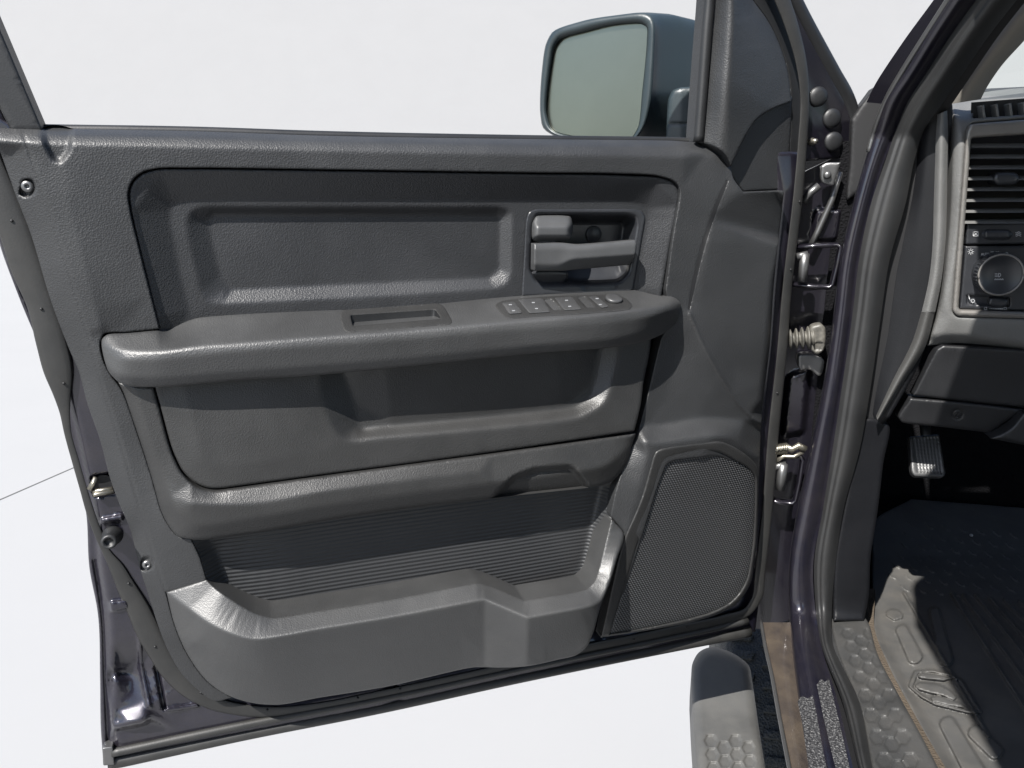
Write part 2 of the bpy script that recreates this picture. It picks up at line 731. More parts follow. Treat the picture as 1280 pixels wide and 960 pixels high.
def grille_mat(name, pu, pv):
    """perforated grille: staggered rows of little holes"""
    m, t, b, L = nodes(name)
    uv = t.nodes.new('ShaderNodeUVMap')
    uv.uv_map = 'uv'
    sp = t.nodes.new('ShaderNodeSeparateXYZ')
    L(uv.outputs[0], sp.inputs[0])

    def mth(op, a, bb=None, c=None):
        k = t.nodes.new('ShaderNodeMath')
        k.operation = op
        for i, x in enumerate((a, bb, c)):
            if x is None:
                continue
            if isinstance(x, (int, float)):
                k.inputs[i].default_value = x
            else:
                L(x, k.inputs[i])
        return k.outputs[0]
    # skewed coordinates give the staggered weave
    a = mth('MULTIPLY', mth('ADD', sp.outputs[0], mth('MULTIPLY', sp.outputs[1], .5 * pu / pv)), 2 * math.pi / pu)
    c = mth('MULTIPLY', sp.outputs[1], 2 * math.pi / pv)
    h = mth('MULTIPLY', mth('ADD', mth('SINE', a), mth('SINE', c)), .5)
    rp = _ramp(t, mth('ADD', mth('MULTIPLY', h, .5), .5), [(.36, (.002, .002, .003)), (.56, (.031, .032, .033)), (.85, (.08, .081, .082))])
    L(rp.outputs[0], b.inputs['Base Color'])
    bp = t.nodes.new('ShaderNodeBump')
    bp.inputs['Strength'].default_value = .8
    bp.inputs['Distance'].default_value = .0008
    L(h, bp.inputs['Height'])
    L(bp.outputs[0], b.inputs['Normal'])
    b.inputs['Roughness'].default_value = .45
    return m


def glass_mat(name, tint=(.93, .97, .95)):
    m, t, b, L = nodes(name)
    out = t.nodes['Material Output']
    tr = t.nodes.new('ShaderNodeBsdfTransparent')
    tr.inputs[0].default_value = (*tint, 1)
    gl = t.nodes.new('ShaderNodeBsdfGlossy')
    gl.inputs['Roughness'].default_value = .02
    fr = t.nodes.new('ShaderNodeFresnel')
    fr.inputs[0].default_value = 1.45
    mx = t.nodes.new('ShaderNodeMixShader')
    L(fr.outputs[0], mx.inputs[0])
    L(tr.outputs[0], mx.inputs[1])
    L(gl.outputs[0], mx.inputs[2])
    L(mx.outputs[0], out.inputs[0])
    return m


def sparkle(name):
    """dusty, salted sill paint: pale crystals over dark paint"""
    m, t, b, L = nodes(name)
    tc = t.nodes.new('ShaderNodeTexCoord')
    v = _noise(t, 330, 3, .7, tc.outputs['Object'])
    r = _ramp(t, v.outputs[0], [(.40, (.012, .012, .013)), (.54, (.036, .036, .038)), (.70, (.18, .18, .177))])
    L(r.outputs[0], b.inputs['Base Color'])
    bp = t.nodes.new('ShaderNodeBump')
    bp.inputs['Distance'].default_value = .001
    L(v.outputs[0], bp.inputs['Height'])
    L(bp.outputs[0], b.inputs['Normal'])
    b.inputs['Roughness'].default_value = .4
    return m


M_TRIM = plastic('trim_plastic', (0.0167, 0.0173, 0.0183), .50, 540, .6, spec=.5)
M_TRIM2 = plastic('trim_plastic_fine', (0.0167, 0.0167, 0.0166), .48, 620, .45, spec=.5)
M_RECESS = plastic('upper_insert_plastic', (0.0156, 0.0163, 0.0179), .47, 540, .6, spec=.5)
M_ARM = plastic('armrest_vinyl', (.0270, .0274, .0278), .48, 560, .5, spec=.6)
M_POCK = plastic('pocket_plastic', (.0250, .0254, .0258), .47, 620, .30, spec=.62, dust=.05)
M_BEZ = plastic('bezel_plastic', (0.0175, 0.0186, 0.0214), .36, 900, .1)
M_HAND = plastic('handle_plastic', (.044, .045, .0465), .42, 900, .12)
M_SW = plastic('switch_plastic', (.034, .0345, .0355), .36, 900, .08)
M_RUB = plastic('seal_rubber', (.0150, .0150, .0146), .5, 500, .1, dust=.10)
M_SEAL = plastic('opening_seal_rubber', (0.0156, 0.0159, 0.0163), .5, 500, .1, dust=.05)
M_RUBD = plastic('black_rubber', (0.0070, 0.0074, 0.0081), .5, 500, .1)
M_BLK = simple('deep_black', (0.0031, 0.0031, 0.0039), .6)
M_PAINT = paint('door_paint', (.0072, .0072, .0152), dust=.22, dcol=(0.0583, 0.0505, 0.0486))
M_ROCK = paint('tan_reflection_rocker_paint', (.019, .0165, .0175), dust=.48, dcol=(.105, .083, .060), metal=.2)  # tan film paints the ground's reflection into the rocker colour
M_PAINTD = paint('dark_paint', (0.0055, 0.0050, 0.0094), dust=.05)
M_LIN = ribbed('pocket_liner', (0.0194, 0.0202, 0.0217), .0058)
M_GRIL = grille_mat('speaker_mesh', .0046, .0038)
M_ZINC = simple('zinc_metal', (0.2411, 0.2255, 0.1866), .35, .9)
M_STEEL = simple('grey_steel', (0.1322, 0.1322, 0.1322), .4, .8)
M_CREAM = simple('cream_plastic', (0.0778, 0.0739, 0.0642), .5, var=.6, scale=70)
M_MIRROR = simple('mirror_glass', (.188, .200, .168), .30, 1.0, var=.02)
M_MIRH = plastic('mirror_housing', (0.0163, 0.0241, 0.0272), .40, 700, .12)
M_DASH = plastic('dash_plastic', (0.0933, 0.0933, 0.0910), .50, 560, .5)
M_FOOT = plastic('end_cap_shaded_plastic', (.040, .0395, .038), .5, 560, .4)  # darker copy of the dash plastic, painting shade on the lower rim
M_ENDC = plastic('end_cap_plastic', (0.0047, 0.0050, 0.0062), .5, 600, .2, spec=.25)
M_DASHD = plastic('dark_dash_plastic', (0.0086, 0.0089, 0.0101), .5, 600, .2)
M_SILV = simple('silver_bezel', (0.1555, 0.1477, 0.1380), .35, .35)
M_BEIGE = simple('pillar_trim_beige', (0.1555, 0.1458, 0.1283), .8, var=.05)
M_CARP = plastic('carpet', (0.0047, 0.0047, 0.0055), .95, 300, 1.0, spec=.1, bdist=.002)
M_TAN = plastic('dusty_carpet', (0.0622, 0.0505, 0.0389), .9, 300, 1.0, spec=.1, bdist=.002)
M_MAT = plastic('mat_rubber', (.046, .0455, .044), .55, 700, .2, dust=.7, dustcol=(.082, .076, .067))
M_SILL = plastic('sill_plastic', (.029, .0292, .029), .5, 480, .5, dust=.35, dustcol=(.075, .070, .062))
M_STEP = plastic('step_plastic', (.054, .054, .0525), .55, 600, .3, dust=.4, dustcol=(.09, .086, .078))
M_TYRE = plastic('tyre_rubber', (0.0136, 0.0144, 0.0148), .75, 160, .9, bdist=.004)
M_MARK = simple('pale_marking', (0.2916, 0.2955, 0.3033), .5, var=.02)
M_MARKD = simple('grey_marking', (0.1633, 0.1672, 0.1750), .5, var=.02)
M_GLASS = glass_mat('windscreen_glass')
M_SALT = sparkle('salted_sill')
M_WHITE = simple('white_ground', (.222, .2228, .2245), .9, var=.012, scale=.6)
M_WHITE2 = simple('white_backdrop', (.160, .1607, .1622), .9, var=.012, scale=.5)
M_SEAM = simple('seam_grey', (0.0855, 0.0855, 0.0855), .8)

# ------------------------------------------------------------------ setting
S = 300.0
g = mk('ground', [(-S, -S, 0), (S, -S, 0), (S, S, 0), (-S, S, 0)], [(0, 1, 2, 3)], M_WHITE, smooth=False, loc=(0, 0, 0))
g['kind'] = 'structure'
# white sweep that rises out of the ground far behind the truck and leans back
prof = []
for a in np.linspace(0, 52, 16):
    prof.append((46 + 6 * math.sin(R(a)), 6 * (1 - math.cos(R(a))) + .004))
last = prof[-1]
prof.append((last[0] + 80 * math.cos(R(52)), last[1] + 80 * math.sin(R(52))))
rows = [[np.array([x, y, z]) for x in np.linspace(-200, 200, 9)] for y, z in prof]
G = Geo()
loft(G, rows)
o = G.build('backdrop', M_WHITE2, None, True, (0, 46, 0))
o['kind'] = 'structure'
# thin joint across the white ground
GROUND = Frame((0, 0, 0), UPV, up=(0, 1, 0))
pa, pb = GROUND.P(-60, 651), GROUND.P(420, 442)
dv = (pb - pa) / np.linalg.norm(pb - pa)
nv = np.cross(UPV, dv) * .007
zz = np.array([0, 0, .004])
o = mk('ground_joint', [pa - nv + zz, pb - nv + zz, pb + nv + zz, pa + nv + zz], [(0, 1, 2, 3)], M_SEAM, smooth=False)
o['kind'] = 'structure'

# ------------------------------------------------------------------ the truck and its open door
truck = thing('pickup_truck', 'dark purple pickup truck with its driver door wide open showing the black inner door panel', 'pickup truck', (HINGE[0], HINGE[1], 0))

# ---- door shell: painted inner sheet
shell_out = curve([(-14, 140), (-10, 270), (0, 307), (22, 367), (62, 465), (84, 532), (94, 581), (107, 637), (112, 712), (122, 765), (125, 850), (126, 911), (129, 952), None,
                   (143, 953), (300, 921), (480, 886), (640, 850), (880, 803), (944, 790), None, (950, 740), (962, 640), (978, 445), (986, 360), (1000, 240), (1003, 190), None,
                   (900, 186), (400, 178), (95, 167), (40, 165)], 4, True)
sh = relief([([(*p, -.034) for p in [(-30, 120), (1030, 170), (1010, 250), (960, 800), (500, 900), (100, 975), (80, 640)]], True),
             [(8, 290, -.040), (30, 367, -.040), (70, 465, -.040), (92, 532, -.040), (103, 581, -.040), (116, 637, -.040), (122, 712, -.038), (131, 765, -.036), (134, 850, -.036), (138, 930, -.036)],
             [(14, 290, -.030), (38, 367, -.030), (77, 465, -.030), (98, 532, -.029), (109, 581, -.028), (122, 637, -.027), (129, 712, -.026), (138, 765, -.026), (142, 850, -.026), (147, 925, -.026), None, (300, 895, -.026), (480, 858, -.026), (880, 785, -.030)],
             ([(130, 215, -.06), (930, 222, -.06), (920, 690, -.06), (760, 765, -.06), (350, 835, -.06), (280, 800, -.06), (215, 600, -.06)], True), [(32, 250, -.030), (50, 290, -.030), (79, 380, -.030), (102, 440, -.030), (122, 507, -.030), (137, 550, -.030), (151, 599, -.030), (163, 632, -.030), (174, 657, -.030), (191, 719, -.030), (202, 755, -.030), (224, 817, -.030), (239, 842, -.030), (258, 861, -.030), (284, 876, -.030), (340, 880, -.030), (480, 858, -.030), (600, 832, -.030), (740, 800, -.030)],
             [(141, 842, -.046), (160, 839, -.046), (166, 863, -.034)], [(980, 240, -.026), (967, 360, -.026), (961, 435, -.026), (953, 500, -.026), (949, 600, -.026), (944, 690, -.026)], [(146, 909, -.006), (184, 899, -.008), (178, 876, -.026)], [(139, 848, -.046), (143, 908, -.008)], [(140, 914, -.028), (190, 903, -.028)]], 2.0)
G = Geo()
sheet(G, DOOR, shell_out, sh, step=4, skirt=.10, edge=(.004, 4), bumps=[
    (poly([(137, 752), (159, 750), (161, 760), (139, 765)], 4), .005, 4),
    (poly([(126, 648), (153, 643), (154, 650), (127, 655)], 3), .005, 4),
    (poly([(192, 832), (198, 831), (208, 885), (203, 888)], 2), -.008, 2.5),
    (poly([(208, 885), (247, 879), (249, 884), (209, 890)], 2), .004, 3),
    (poly([(172, 785), (176, 785), (178, 830), (190, 885), (184, 885), (174, 832)], 2), .004, 5),
    (poly([(113, 595), (140, 590), (146, 616), (118, 622)], 3), -.012, 2.5)],
    grooves=[([(117, 700), (127, 765), (131, 850), (135, 930)], .004, 1.5)])
door = G.build('door', M_PAINT, truck)

# ---- rubber weatherstrip all round the door
ws = [(-46, 140, 14), (-22, 192, 14.5), (-1, 240, 15), (20, 290, 15.5), (35, 335, 16), (52, 380, 14), (65, 430, 14.5), (73, 465, 13.5), (78, 495, 8), (81, 515, 5), (84.5, 540, 3.5), (94, 575, 3.5), (104, 610, 3.5), (113, 640, 4), (124, 670, 4), (133, 690, 4), (146, 710, 7), (157, 732, 9), (173, 762, 11), (186, 790, 12),
      (200, 815, 11.5), (216, 840, 11), (236, 861, 9.5), (262, 877, 8), (300, 887, 7), (345, 890, 6.5), (400, 884, 6), (480, 868, 6), (610, 840, 6), (730, 811, 6), (796, 798, 6), (860, 784, 6), (905, 774, 6), (935, 764, 6.5), (946, 748, 7),
      (950, 717, 7), (955, 675, 7), (959, 640, 7), (967, 540, 7.5), (977, 445, 7), (984, 360, 6.5), (998, 240, 6.5), (1003, 180, 6), (1006, 120, 6), (1001, 75, 7), (991, 37, 8), (978, 0, 9), (960, -40, 10), (930, -90, 10)]
c = curve(ws, 7)
path = DOOR.P(c[:, 0], c[:, 1], -.0255)
px_m = np.linalg.norm(path - CAM, axis=1) / FPX
G = Geo()
tube(G, path, c[:, 2] * px_m * 1.02, 12, flat=(DOOR.n, .22))
seal = G.build('door_weatherstrip', M_RUB, door)
for (x, y) in [(15, 276), (52, 386), (80, 479), (161, 729), (194, 808), (251, 865), (334, 887), (447, 872), (500, 861), (640, 831), (792, 799), (858, 783), (999, 252), (988, 337), (971, 491)]:
    k_ = int(np.argmin((c[:, 0] - x)**2 + (c[:, 1] - y)**2))
    G = Geo()
    lathe(G, DOOR.P(x, y, -.0255 + c[k_, 2] * px_m[k_] * .17), DOOR.n, [(.0017, -.004), (.0017, .002), (.0008, .0026)], 10)
    G.build('clip_hole', M_BLK, door)

# ---- main trim panel
trim_out = curve([(-12, 158), (0, 160), (30, 160.5), (55, 159), (62, 156.5), (80, 157.5), (90, 160.5), (240, 164), (400, 169.5), (676, 174), (842, 176), (870, 178), None,
                  (888, 182), (905, 192), (914, 208), None, (916, 221), (929, 240), None, (980, 238), None, (967, 360), (962, 435), (954, 500), (951.5, 530), (949, 586), (946, 680), (943, 702), (939, 727), (931, 742), (920, 755),
                  (901, 766), (871, 776), (815, 787), (751, 797), None, (766, 727), (776, 684), (780, 666), None, (763, 645), None, (770, 612), (782, 577), (797, 540), (826, 424), None, (838, 400), None, (832, 362), None, (841, 297), (850, 240),
                  (848, 232), (842, 226), (824, 220), (775, 217), (662, 215.5), (400, 211.5), (240, 209.5), (195, 210.5), (178, 215), (165, 226), (160, 240), (162, 261), (171, 300), (199, 411), None, (161, 415), (129, 418), (125, 429), (130, 453), (136, 465), (151, 486), (172, 542), (189, 595), (202, 640),
                  (209, 654), (224, 671), (239, 674), None, (249, 695), (258, 724), None, (250, 735), (207, 740), None, (218, 780), (235, 819), (263, 855), (290, 872), None, (269, 876), (246, 861), (227, 842), (212, 817), (197, 780), (189, 755), (177.5, 719), (161, 657),
                  (150, 632), (138, 599), (125, 550), (110, 507), (97, 460), (88, 440), (65, 380), (37.5, 290), (20, 245), (0, 189)], 3, True)
tr = relief([
    [(-20, 154, -.040), (30, 158, -.040), (240, 162, -.040), (400, 167, -.040), (676, 172, -.040), (870, 176, -.036), (905, 190, -.02), (914, 208, -.010)],
    [(-20, 165, -.014), (30, 167, -.012), (240, 171, -.010), (400, 176, -.010), (676, 181, -.010), (860, 185, -.010), (890, 195, -.006)],
    [(-20, 176, -.004), (30, 178, -.001), (240, 183, 0), (400, 187, 0), (676, 193, 0), (855, 196, 0)],
    [(-10, 189, -.018), (0, 195, -.018), (20, 250, -.018), (37, 290, -.018), (65, 380, -.018), (88, 440, -.018), (97, 460, -.017), (110, 507, -.016), (125, 550, -.016), (138, 599, -.016), (151, 636, -.016), (161, 657, -.016), (177, 719, -.016), (189, 755, -.016), (200, 794, -.016), (212, 817, -.016), (227, 842, -.015), (246, 861, -.014), (269, 876, -.012)],
    [(26, 178, -.004), (45, 217, -.002), (73, 300, -.001), (109, 417, 0), (124, 470, 0), (147, 542, 0), (166, 610, 0), (176, 640, 0), (192, 695, 0), (207, 740, 0), (224, 800, -.006), (238, 822, -.008), (263, 855, -.010)],
    [(85, 250, .001), (110, 350, .003), (126, 410, .003)],
    [(158, 240, 0), (165, 300, 0), (195, 410, 0), None, (128, 418, 0), (126, 440, .002), (151, 486, .002), (189, 595, .003), (209, 654, .010), (239, 674, .016), None, (258, 724, .012)],
    [(160, 235, 0), (178, 213, 0), (240, 207, 0), (400, 209, 0), (662, 213, 0), (824, 217, 0), (852, 236, 0), (843, 297, 0), (832, 366, 0)],
    [(914, 208, -.006), (901, 240, 0), (881, 300, .001), (866, 360, .002), (861, 384, .003), (862, 392, .005), (881, 435, .007), (900, 469, .007), (919, 499, .006), (937, 519, .004), (952, 529, .002)],
    [(920, 240, .003), (980, 238, .003), (965, 360, .004), (959, 435, .004), (951, 500, .003)],
    [(990, 238, -.016), (969, 360, -.016), (964, 435, -.016), (956, 500, -.016), (953, 530, -.014), (951, 586, -.006), (948, 680, -.004), (945, 702, -.004), (933, 744, -.004), (903, 768, -.004), (815, 789, -.004), (751, 799, -.002)],
    [(885, 300, .004), (878, 380, .004), (920, 460, .003)],
    [(838, 372, .001), (834, 400, .001), (824, 424, .001), (806, 500, .004), (797, 536, .008), (785, 577, .018), (770, 612, .024), (763, 645, .024), (780, 666, .028), (766, 727, .026), (751, 797, .018)],
    [(845, 440, .000), (830, 500, .002), (812, 529, .005), (880, 523, .005), (930, 526, .004)],
    [(806, 552, .030), (822, 553, .032), (896, 545, .032), (908, 547, .030), (948, 572, .008)],
    [(810, 570, .032), (797, 620, .032), (783, 664, .032), (770, 712, .030)],
    [(860, 650, .03), (840, 740, .03)],
], 1.9)
sc_l = curve([(909, 226), (901, 243), (881, 300), (866, 360), (861.5, 386)], 4)
tn = np.gradient(sc_l, axis=0)
tn /= np.linalg.norm(tn, axis=1)[:, None]
wd_ = np.interp(np.arange(len(sc_l)), [0, 3, len(sc_l) - 8, len(sc_l) - 1], [.5, 1.3, 1.2, .25])[:, None]
nn_ = np.stack([-tn[:, 1], tn[:, 0]], 1) * wd_
slit = np.concatenate([sc_l + nn_, (sc_l - nn_)[::-1]])
dimple = poly([(51, 150), (91, 150), (87, 188), (76, 202), (68, 200), (57, 182)], 6)
G = Geo()
sheet(G, DOOR, trim_out, tr, step=3.6, skirt=.02, edge=(.0012, 1.6), holes=[slit, poly([(768, 780), (800, 678), (822, 608), (833, 580), (843, 575), (896, 569), (915, 577), (936, 590), (940, 600), (937, 680), (930, 722), (912, 748), (868, 766)], 6)],
      grooves=[([(862, 392), (881, 435), (900, 469), (919, 499), (937, 519), (949, 528)], -.0022, 1.8), ([(29, 167), (45, 217), (73, 300), (109, 417), (124, 470), (147, 542), (176, 640), (192, 695), (207, 740)], .0012, 2.0)],
      bumps=[(dimple, -.008, 9), (curve([(26, 234), (30, 225), (38, 224), (44, 232), (42, 241), (32, 246), (25, 242)], 2, True), -.008, 3),
             (curve([(176, 706), (178, 698), (185, 696), (191, 700), (191, 709), (184, 713), (177, 712)], 2, True), -.006, 3)])
G.build('trim_panel', M_TRIM, door)

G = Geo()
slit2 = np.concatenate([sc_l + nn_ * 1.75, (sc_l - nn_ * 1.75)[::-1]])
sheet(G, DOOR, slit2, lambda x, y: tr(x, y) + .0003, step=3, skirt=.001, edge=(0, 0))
G.build('gap_shadow_strip', M_BLK, door)  # black strip laid over the slit to paint the shade of the gap

# trim screws
for (x, y, r) in [(35.5, 233, .0068), (184.5, 704, .0062)]:
    G = Geo()
    lathe(G, DOOR.P(x, y, -.016), DOOR.n, [(r, -.01), (r, .003), (r * .9, .0052), (r * .55, .006), (r * .35, .006), (r * .3, .003), (0, .003)], 20)
    G.build('screw', M_STEEL, door)

# ---- upper insert with its inner recess
rec_out = curve([(200, 416), (163.5, 261), (161.8, 241), (166.5, 228), (179, 217), (195, 212.3), (240, 211.3), (400, 213.3), (662, 217.3), (775, 219), (824, 222), (841, 228), (848.3, 240), (846.5, 262), (839.5, 297), (826, 372), None, (795, 374), (651, 380), (400, 398), (246, 410)], 3, True)
rf = relief([
    ([(196, 420, -.004), (163, 261, -.004), (161, 241, -.004), (166, 228, -.004), (179, 216, -.004), (195, 211, -.004), (240, 210, -.004), (400, 212, -.004), (662, 216, -.004), (824, 221, -.004), (842, 227, -.004), (850, 240, -.004), (840, 297, -.004), (826, 378, -.004)], False),
    [(183, 240, -.008), (196, 222, -.007), (240, 218, -.007), (400, 220, -.007), (662, 224, -.007), (820, 229, -.007)],
    [(240, 404, -.021), (222, 330, -.021), (212, 270, -.021), (214, 256, -.021), (224, 252, -.021), (400, 251, -.021), (600, 250, -.021), (790, 253, -.021), (806, 258, -.021), (808, 270, -.021), (800, 320, -.021), (792, 380, -.021)],
    ([(232, 272, -.021), (236, 300, -.021), (252, 372, -.021), (268, 380, -.021), (480, 370, -.021), (628, 360, -.021), (639, 348, -.021), (640, 266, -.021), (634, 259, -.021), (245, 258, -.021)], True),
    ([(259, 276, -.032), (275, 346, -.032), (288, 363, -.032), (440, 355.5, -.032), (612, 347.5, -.032), (624, 336, -.032), (625, 272, -.032), (620, 268, -.032), (266, 268, -.032)], True),
    [(196, 420, -.010), (240, 415, -.021), (420, 402, -.021), (651, 386, -.021), (800, 380, -.021), (826, 378, -.006)],
], 1.6)
G = Geo()
sheet(G, DOOR, rec_out, rf, step=3.2, skirt=.015, edge=(.002, 3), holes=[poly([(660, 274), (665, 266), (797, 266), (803, 272), (790, 358), (656, 365)], 4)])
G.build('upper_insert', M_RECESS, door)

# ---- armrest
arm_out = curve([(199.5, 411.5), (161, 415.5), (133, 419), (127.5, 424), (127, 431), (131.5, 453), (136, 465), (142, 472), (149, 478), (161, 482.5), (195, 484), (300, 475.5), (397, 469), (480, 461), (550, 454), (677, 441), (775, 433), (808, 426), (832, 415), (846, 401), (850, 388), (850.5, 379), (843, 372), (826, 370), (795, 363), None,
                 (651, 370), (480, 386), (400, 388.5), (246, 398), (228, 403), (208, 410)], 3, True)
arm = relief([
    [(125, 424, .000), (133, 418, .000), (161, 414, -.004), (199, 410, -.008), (208, 409, -.020), (246, 397, -.020), (400, 387, -.020), (480, 385, -.020), (651, 369, -.020), (795, 362, -.018), (826, 369, -.006), (843, 371, 0), (852, 378, .002)],
    [(126, 430, .004), (137, 434, .020), (150, 437, .030), (187, 440, .044), (240, 434, .050), (300, 429, .053), (400, 421, .056), (480, 415.5, .058), (625, 403, .060), (775, 390, .058), (815, 384, .050), (838, 380, .036), (850, 379, .012)],
    [(132, 442, .016), (150, 448, .034), (187, 450, .046), (300, 439, .056), (400, 432, .059), (480, 426, .061), (625, 413, .063), (775, 401, .060), (820, 393, .052), (842, 388, .034), (850, 386, .012)],
    [(131, 455, .014), (146, 468, .030), (187, 472, .041), (300, 464, .050), (480, 450, .056), (677, 431, .060), (775, 422, .056), (820, 409, .042), (845, 396, .020)],
    [(132, 460, .010), (147, 477, .018), (161, 483, .024), (195, 485, .032), (300, 477, .040), (397, 470, .044), (550, 455, .050), (677, 442, .052), (775, 434, .047), (820, 421, .032), (846, 403, .010)],
], 1.7)
G = Geo()
cup_hole = poly([(437.5, 394), (544, 387), (552, 399), (441, 408)], 3, 2.5)
sheet(G, DOOR, arm_out, arm, step=3.2, skirt=.05, edge=(.003, 4), holes=[cup_hole])
armrest = G.build('armrest', M_ARM, door)

# pull cup: flush rim and a deep dark well
cup_rim = poly([(423.5, 388.5), (553, 379), (568, 405.5), (430, 416)], 9, 2.5)
G = Geo()
sheet(G, DOOR, cup_rim, lambda x, y: arm(x, y) + .0016, step=3, skirt=.004, edge=(.0014, 2.5), holes=[cup_hole])
lp = cup_hole
G.build('pull_cup', M_TRIM2, door)
G = Geo()
A = DOOR.P(lp[:, 0], lp[:, 1], arm(lp[:, 0], lp[:, 1]) + .0005)
B = A - UPV * .06
cen = B.mean(0)
B = cen + (B - cen) * .9
m_ = len(lp)
G.add(np.concatenate([A, B]), [(i, (i + 1) % m_, m_ + (i + 1) % m_, m_ + i) for i in range(m_)] + [tuple(range(m_, 2 * m_))])
G.build('cup_well', M_RUBD, door)

# switch plate and its buttons
sw_out = curve([(620, 381), (626, 377), (652, 373), (731, 369), (770, 369), (782, 373), (790.5, 383), (787, 386.5), (731, 392), (666, 396), (634, 397.5), (627, 392)], 2.5, True)
G = Geo()
sheet(G, DOOR, sw_out, lambda x, y: arm(x, y) + .0022, step=2.5, skirt=.005, edge=(.0016, 2.5),
      bumps=[(poly([(680, 375), (689, 374), (702, 387), (692, 388)], 1.5), -.004, 2), (poly([(722, 372), (731, 371), (744, 384), (734, 385)], 1.5), -.004, 2)])
swp = G.build('switch_plate', M_TRIM2, door)
for q in ([(628, 379), (643, 377), (653, 391), (637, 392.5)], [(648, 374.5), (678, 373), (688, 390), (662, 391.5)], [(694, 372.5), (715, 371), (727, 386.5), (706, 388)], [(736, 371), (746, 370), (761, 383), (752, 385)]):
    G = Geo()
    sheet(G, DOOR, poly(q, 2, 1.5), lambda x, y: arm(x, y) + .0055, step=2.2, skirt=.005, edge=(.0012, 2))
    b_ = G.build('window_switch', M_SW, door)
    G = Geo()
    cx, cy = np.mean(q, 0)
    for dx, dy in ((-2.5, -4), (1.5, 3.5)):
        sheet(G, DOOR, poly([(cx + dx - 1.8, cy + dy - .6), (cx + dx + 1.8, cy + dy - .8), (cx + dx + 2.2, cy + dy + .4), (cx + dx - 1.4, cy + dy + .6)], 0, 2), lambda x, y: arm(x, y) + .0058, step=2, skirt=.0004, edge=(0, 0))
    G.build('switch_marking', M_MARKD, door)
G = Geo()
cc = DOOR.P(767, 375.5, float(arm(767, 375.5)) + .002)
nrm = (UPV * .93 + DOOR.n * .37)
lathe(G, cc, nrm, [(.0125, 0), (.0125, .004), (.0115, .0055), (.006, .0052), (0, .005)], 24)
G.build('mirror_dial', M_SW, door)

# ---- door handle set in its bezel
bez_out = curve([(654.6, 326), (658, 274), (661.5, 265), (669, 261.8), (700, 261.5), (795, 261.8), (803, 264.5), (806.5, 271), (803, 297), (792, 362), None, (786, 365), (652, 371), None], 2.5, True)
hb = relief([
    ([(652, 330, -.0185), (657, 272, -.0185), (662, 263, -.0185), (670, 260, -.0185), (797, 260, -.0185), (806, 264, -.0185), (808, 272, -.0185), (793, 364, -.0185), (786, 372, -.0185), (650, 375, -.0185)], True),
    ([(664, 340, -.0195), (666, 276, -.0195), (672, 268, -.0195), (792, 268, -.0195), (798, 274, -.0195), (786, 344, -.0195), (778, 353, -.0195), (672, 358, -.0195)], True),
    ([(668, 333, -.060), (670, 284, -.058), (676, 278, -.058), (776, 278, -.058), (780, 283, -.058), (774, 329, -.060)], True),
    [(712, 350, -.042), (720, 351, -.042), (772, 348, -.042), (779, 342, -.042)], [(710, 354, -.021), (722, 355, -.021), (774, 352, -.021), (784, 342, -.021)],
    [(714, 334, -.058), (774, 330, -.058)],
], 1.3)
G = Geo()
sheet(G, DOOR, bez_out, hb, step=2.4, skirt=.01, edge=(.0025, 2.5), bumps=[])
bez = G.build('handle_bezel', M_BEZ, door)
G = Geo()
c0 = DOOR.P(742, 293, -.0575)
lathe(G, c0, DOOR.n, [(.0125, 0), (.0125, .0012), (.0115, .002), (0, .002)], 28)
G.build('screw_cover', M_BEZ, door)
# blocks above and below the lever
G = Geo()
ub = relief([([(664, 300, -.019), (664, 270, -.019), (717, 268, -.019), (718, 301, -.019)], True), ([(670, 296, -.004), (671, 283, -.004), (710, 283, -.004), (710, 296, -.004)], True), ([(669, 280, -.010), (712, 280, -.010)], False)], 1.6)
sheet(G, DOOR, curve([(667.5, 300), (667, 276), (670, 270.5), (676, 269.6), (706, 269.6), (713, 271), (715.3, 277), (715.3, 293), (712, 299)], 2, True), ub, step=2.2, skirt=.03, edge=(.003, 3))
G.build('lever_block', M_HAND, door)
G = Geo()
sheet(G, DOOR, curve([(663, 341), (709, 340), (710, 347), (704, 353.5), (672, 356), (665, 352)], 2, True), lambda x, y: -.022 - .0006 * np.clip(y - 344, 0, 20), step=2.2, skirt=.02, edge=(.003, 3))
G.build('lever_block', M_BEZ, door)
lev = relief([
    [(664, 303, -.004), (703, 302, -.002), (722, 304, .000), (798, 298, .004)],
    [(664, 312, .000), (706, 311, .003), (722, 312, .005), (798, 306, .008)],
    [(664, 330, .000), (700, 330, .003), (716, 324, .006), (726, 323.5, .006), (796, 318.5, .009)],
    [(664, 340, -.006), (705, 340, -.004), (727, 337.5, -.010), (792, 332, -.008)],
], 1.0)
G = Geo()
sheet(G, DOOR, curve([(667, 338.5), (667.5, 304.5), None, (703, 303.6), (722.5, 305.5), (794, 300), None, (795.5, 303), (793, 322), (787, 331), None, (726, 336.5), (704, 338.5), None], 2, True), lev, step=2.2, skirt=.012, edge=(.0022, 2.2))
G.build('door_handle', M_HAND, door)

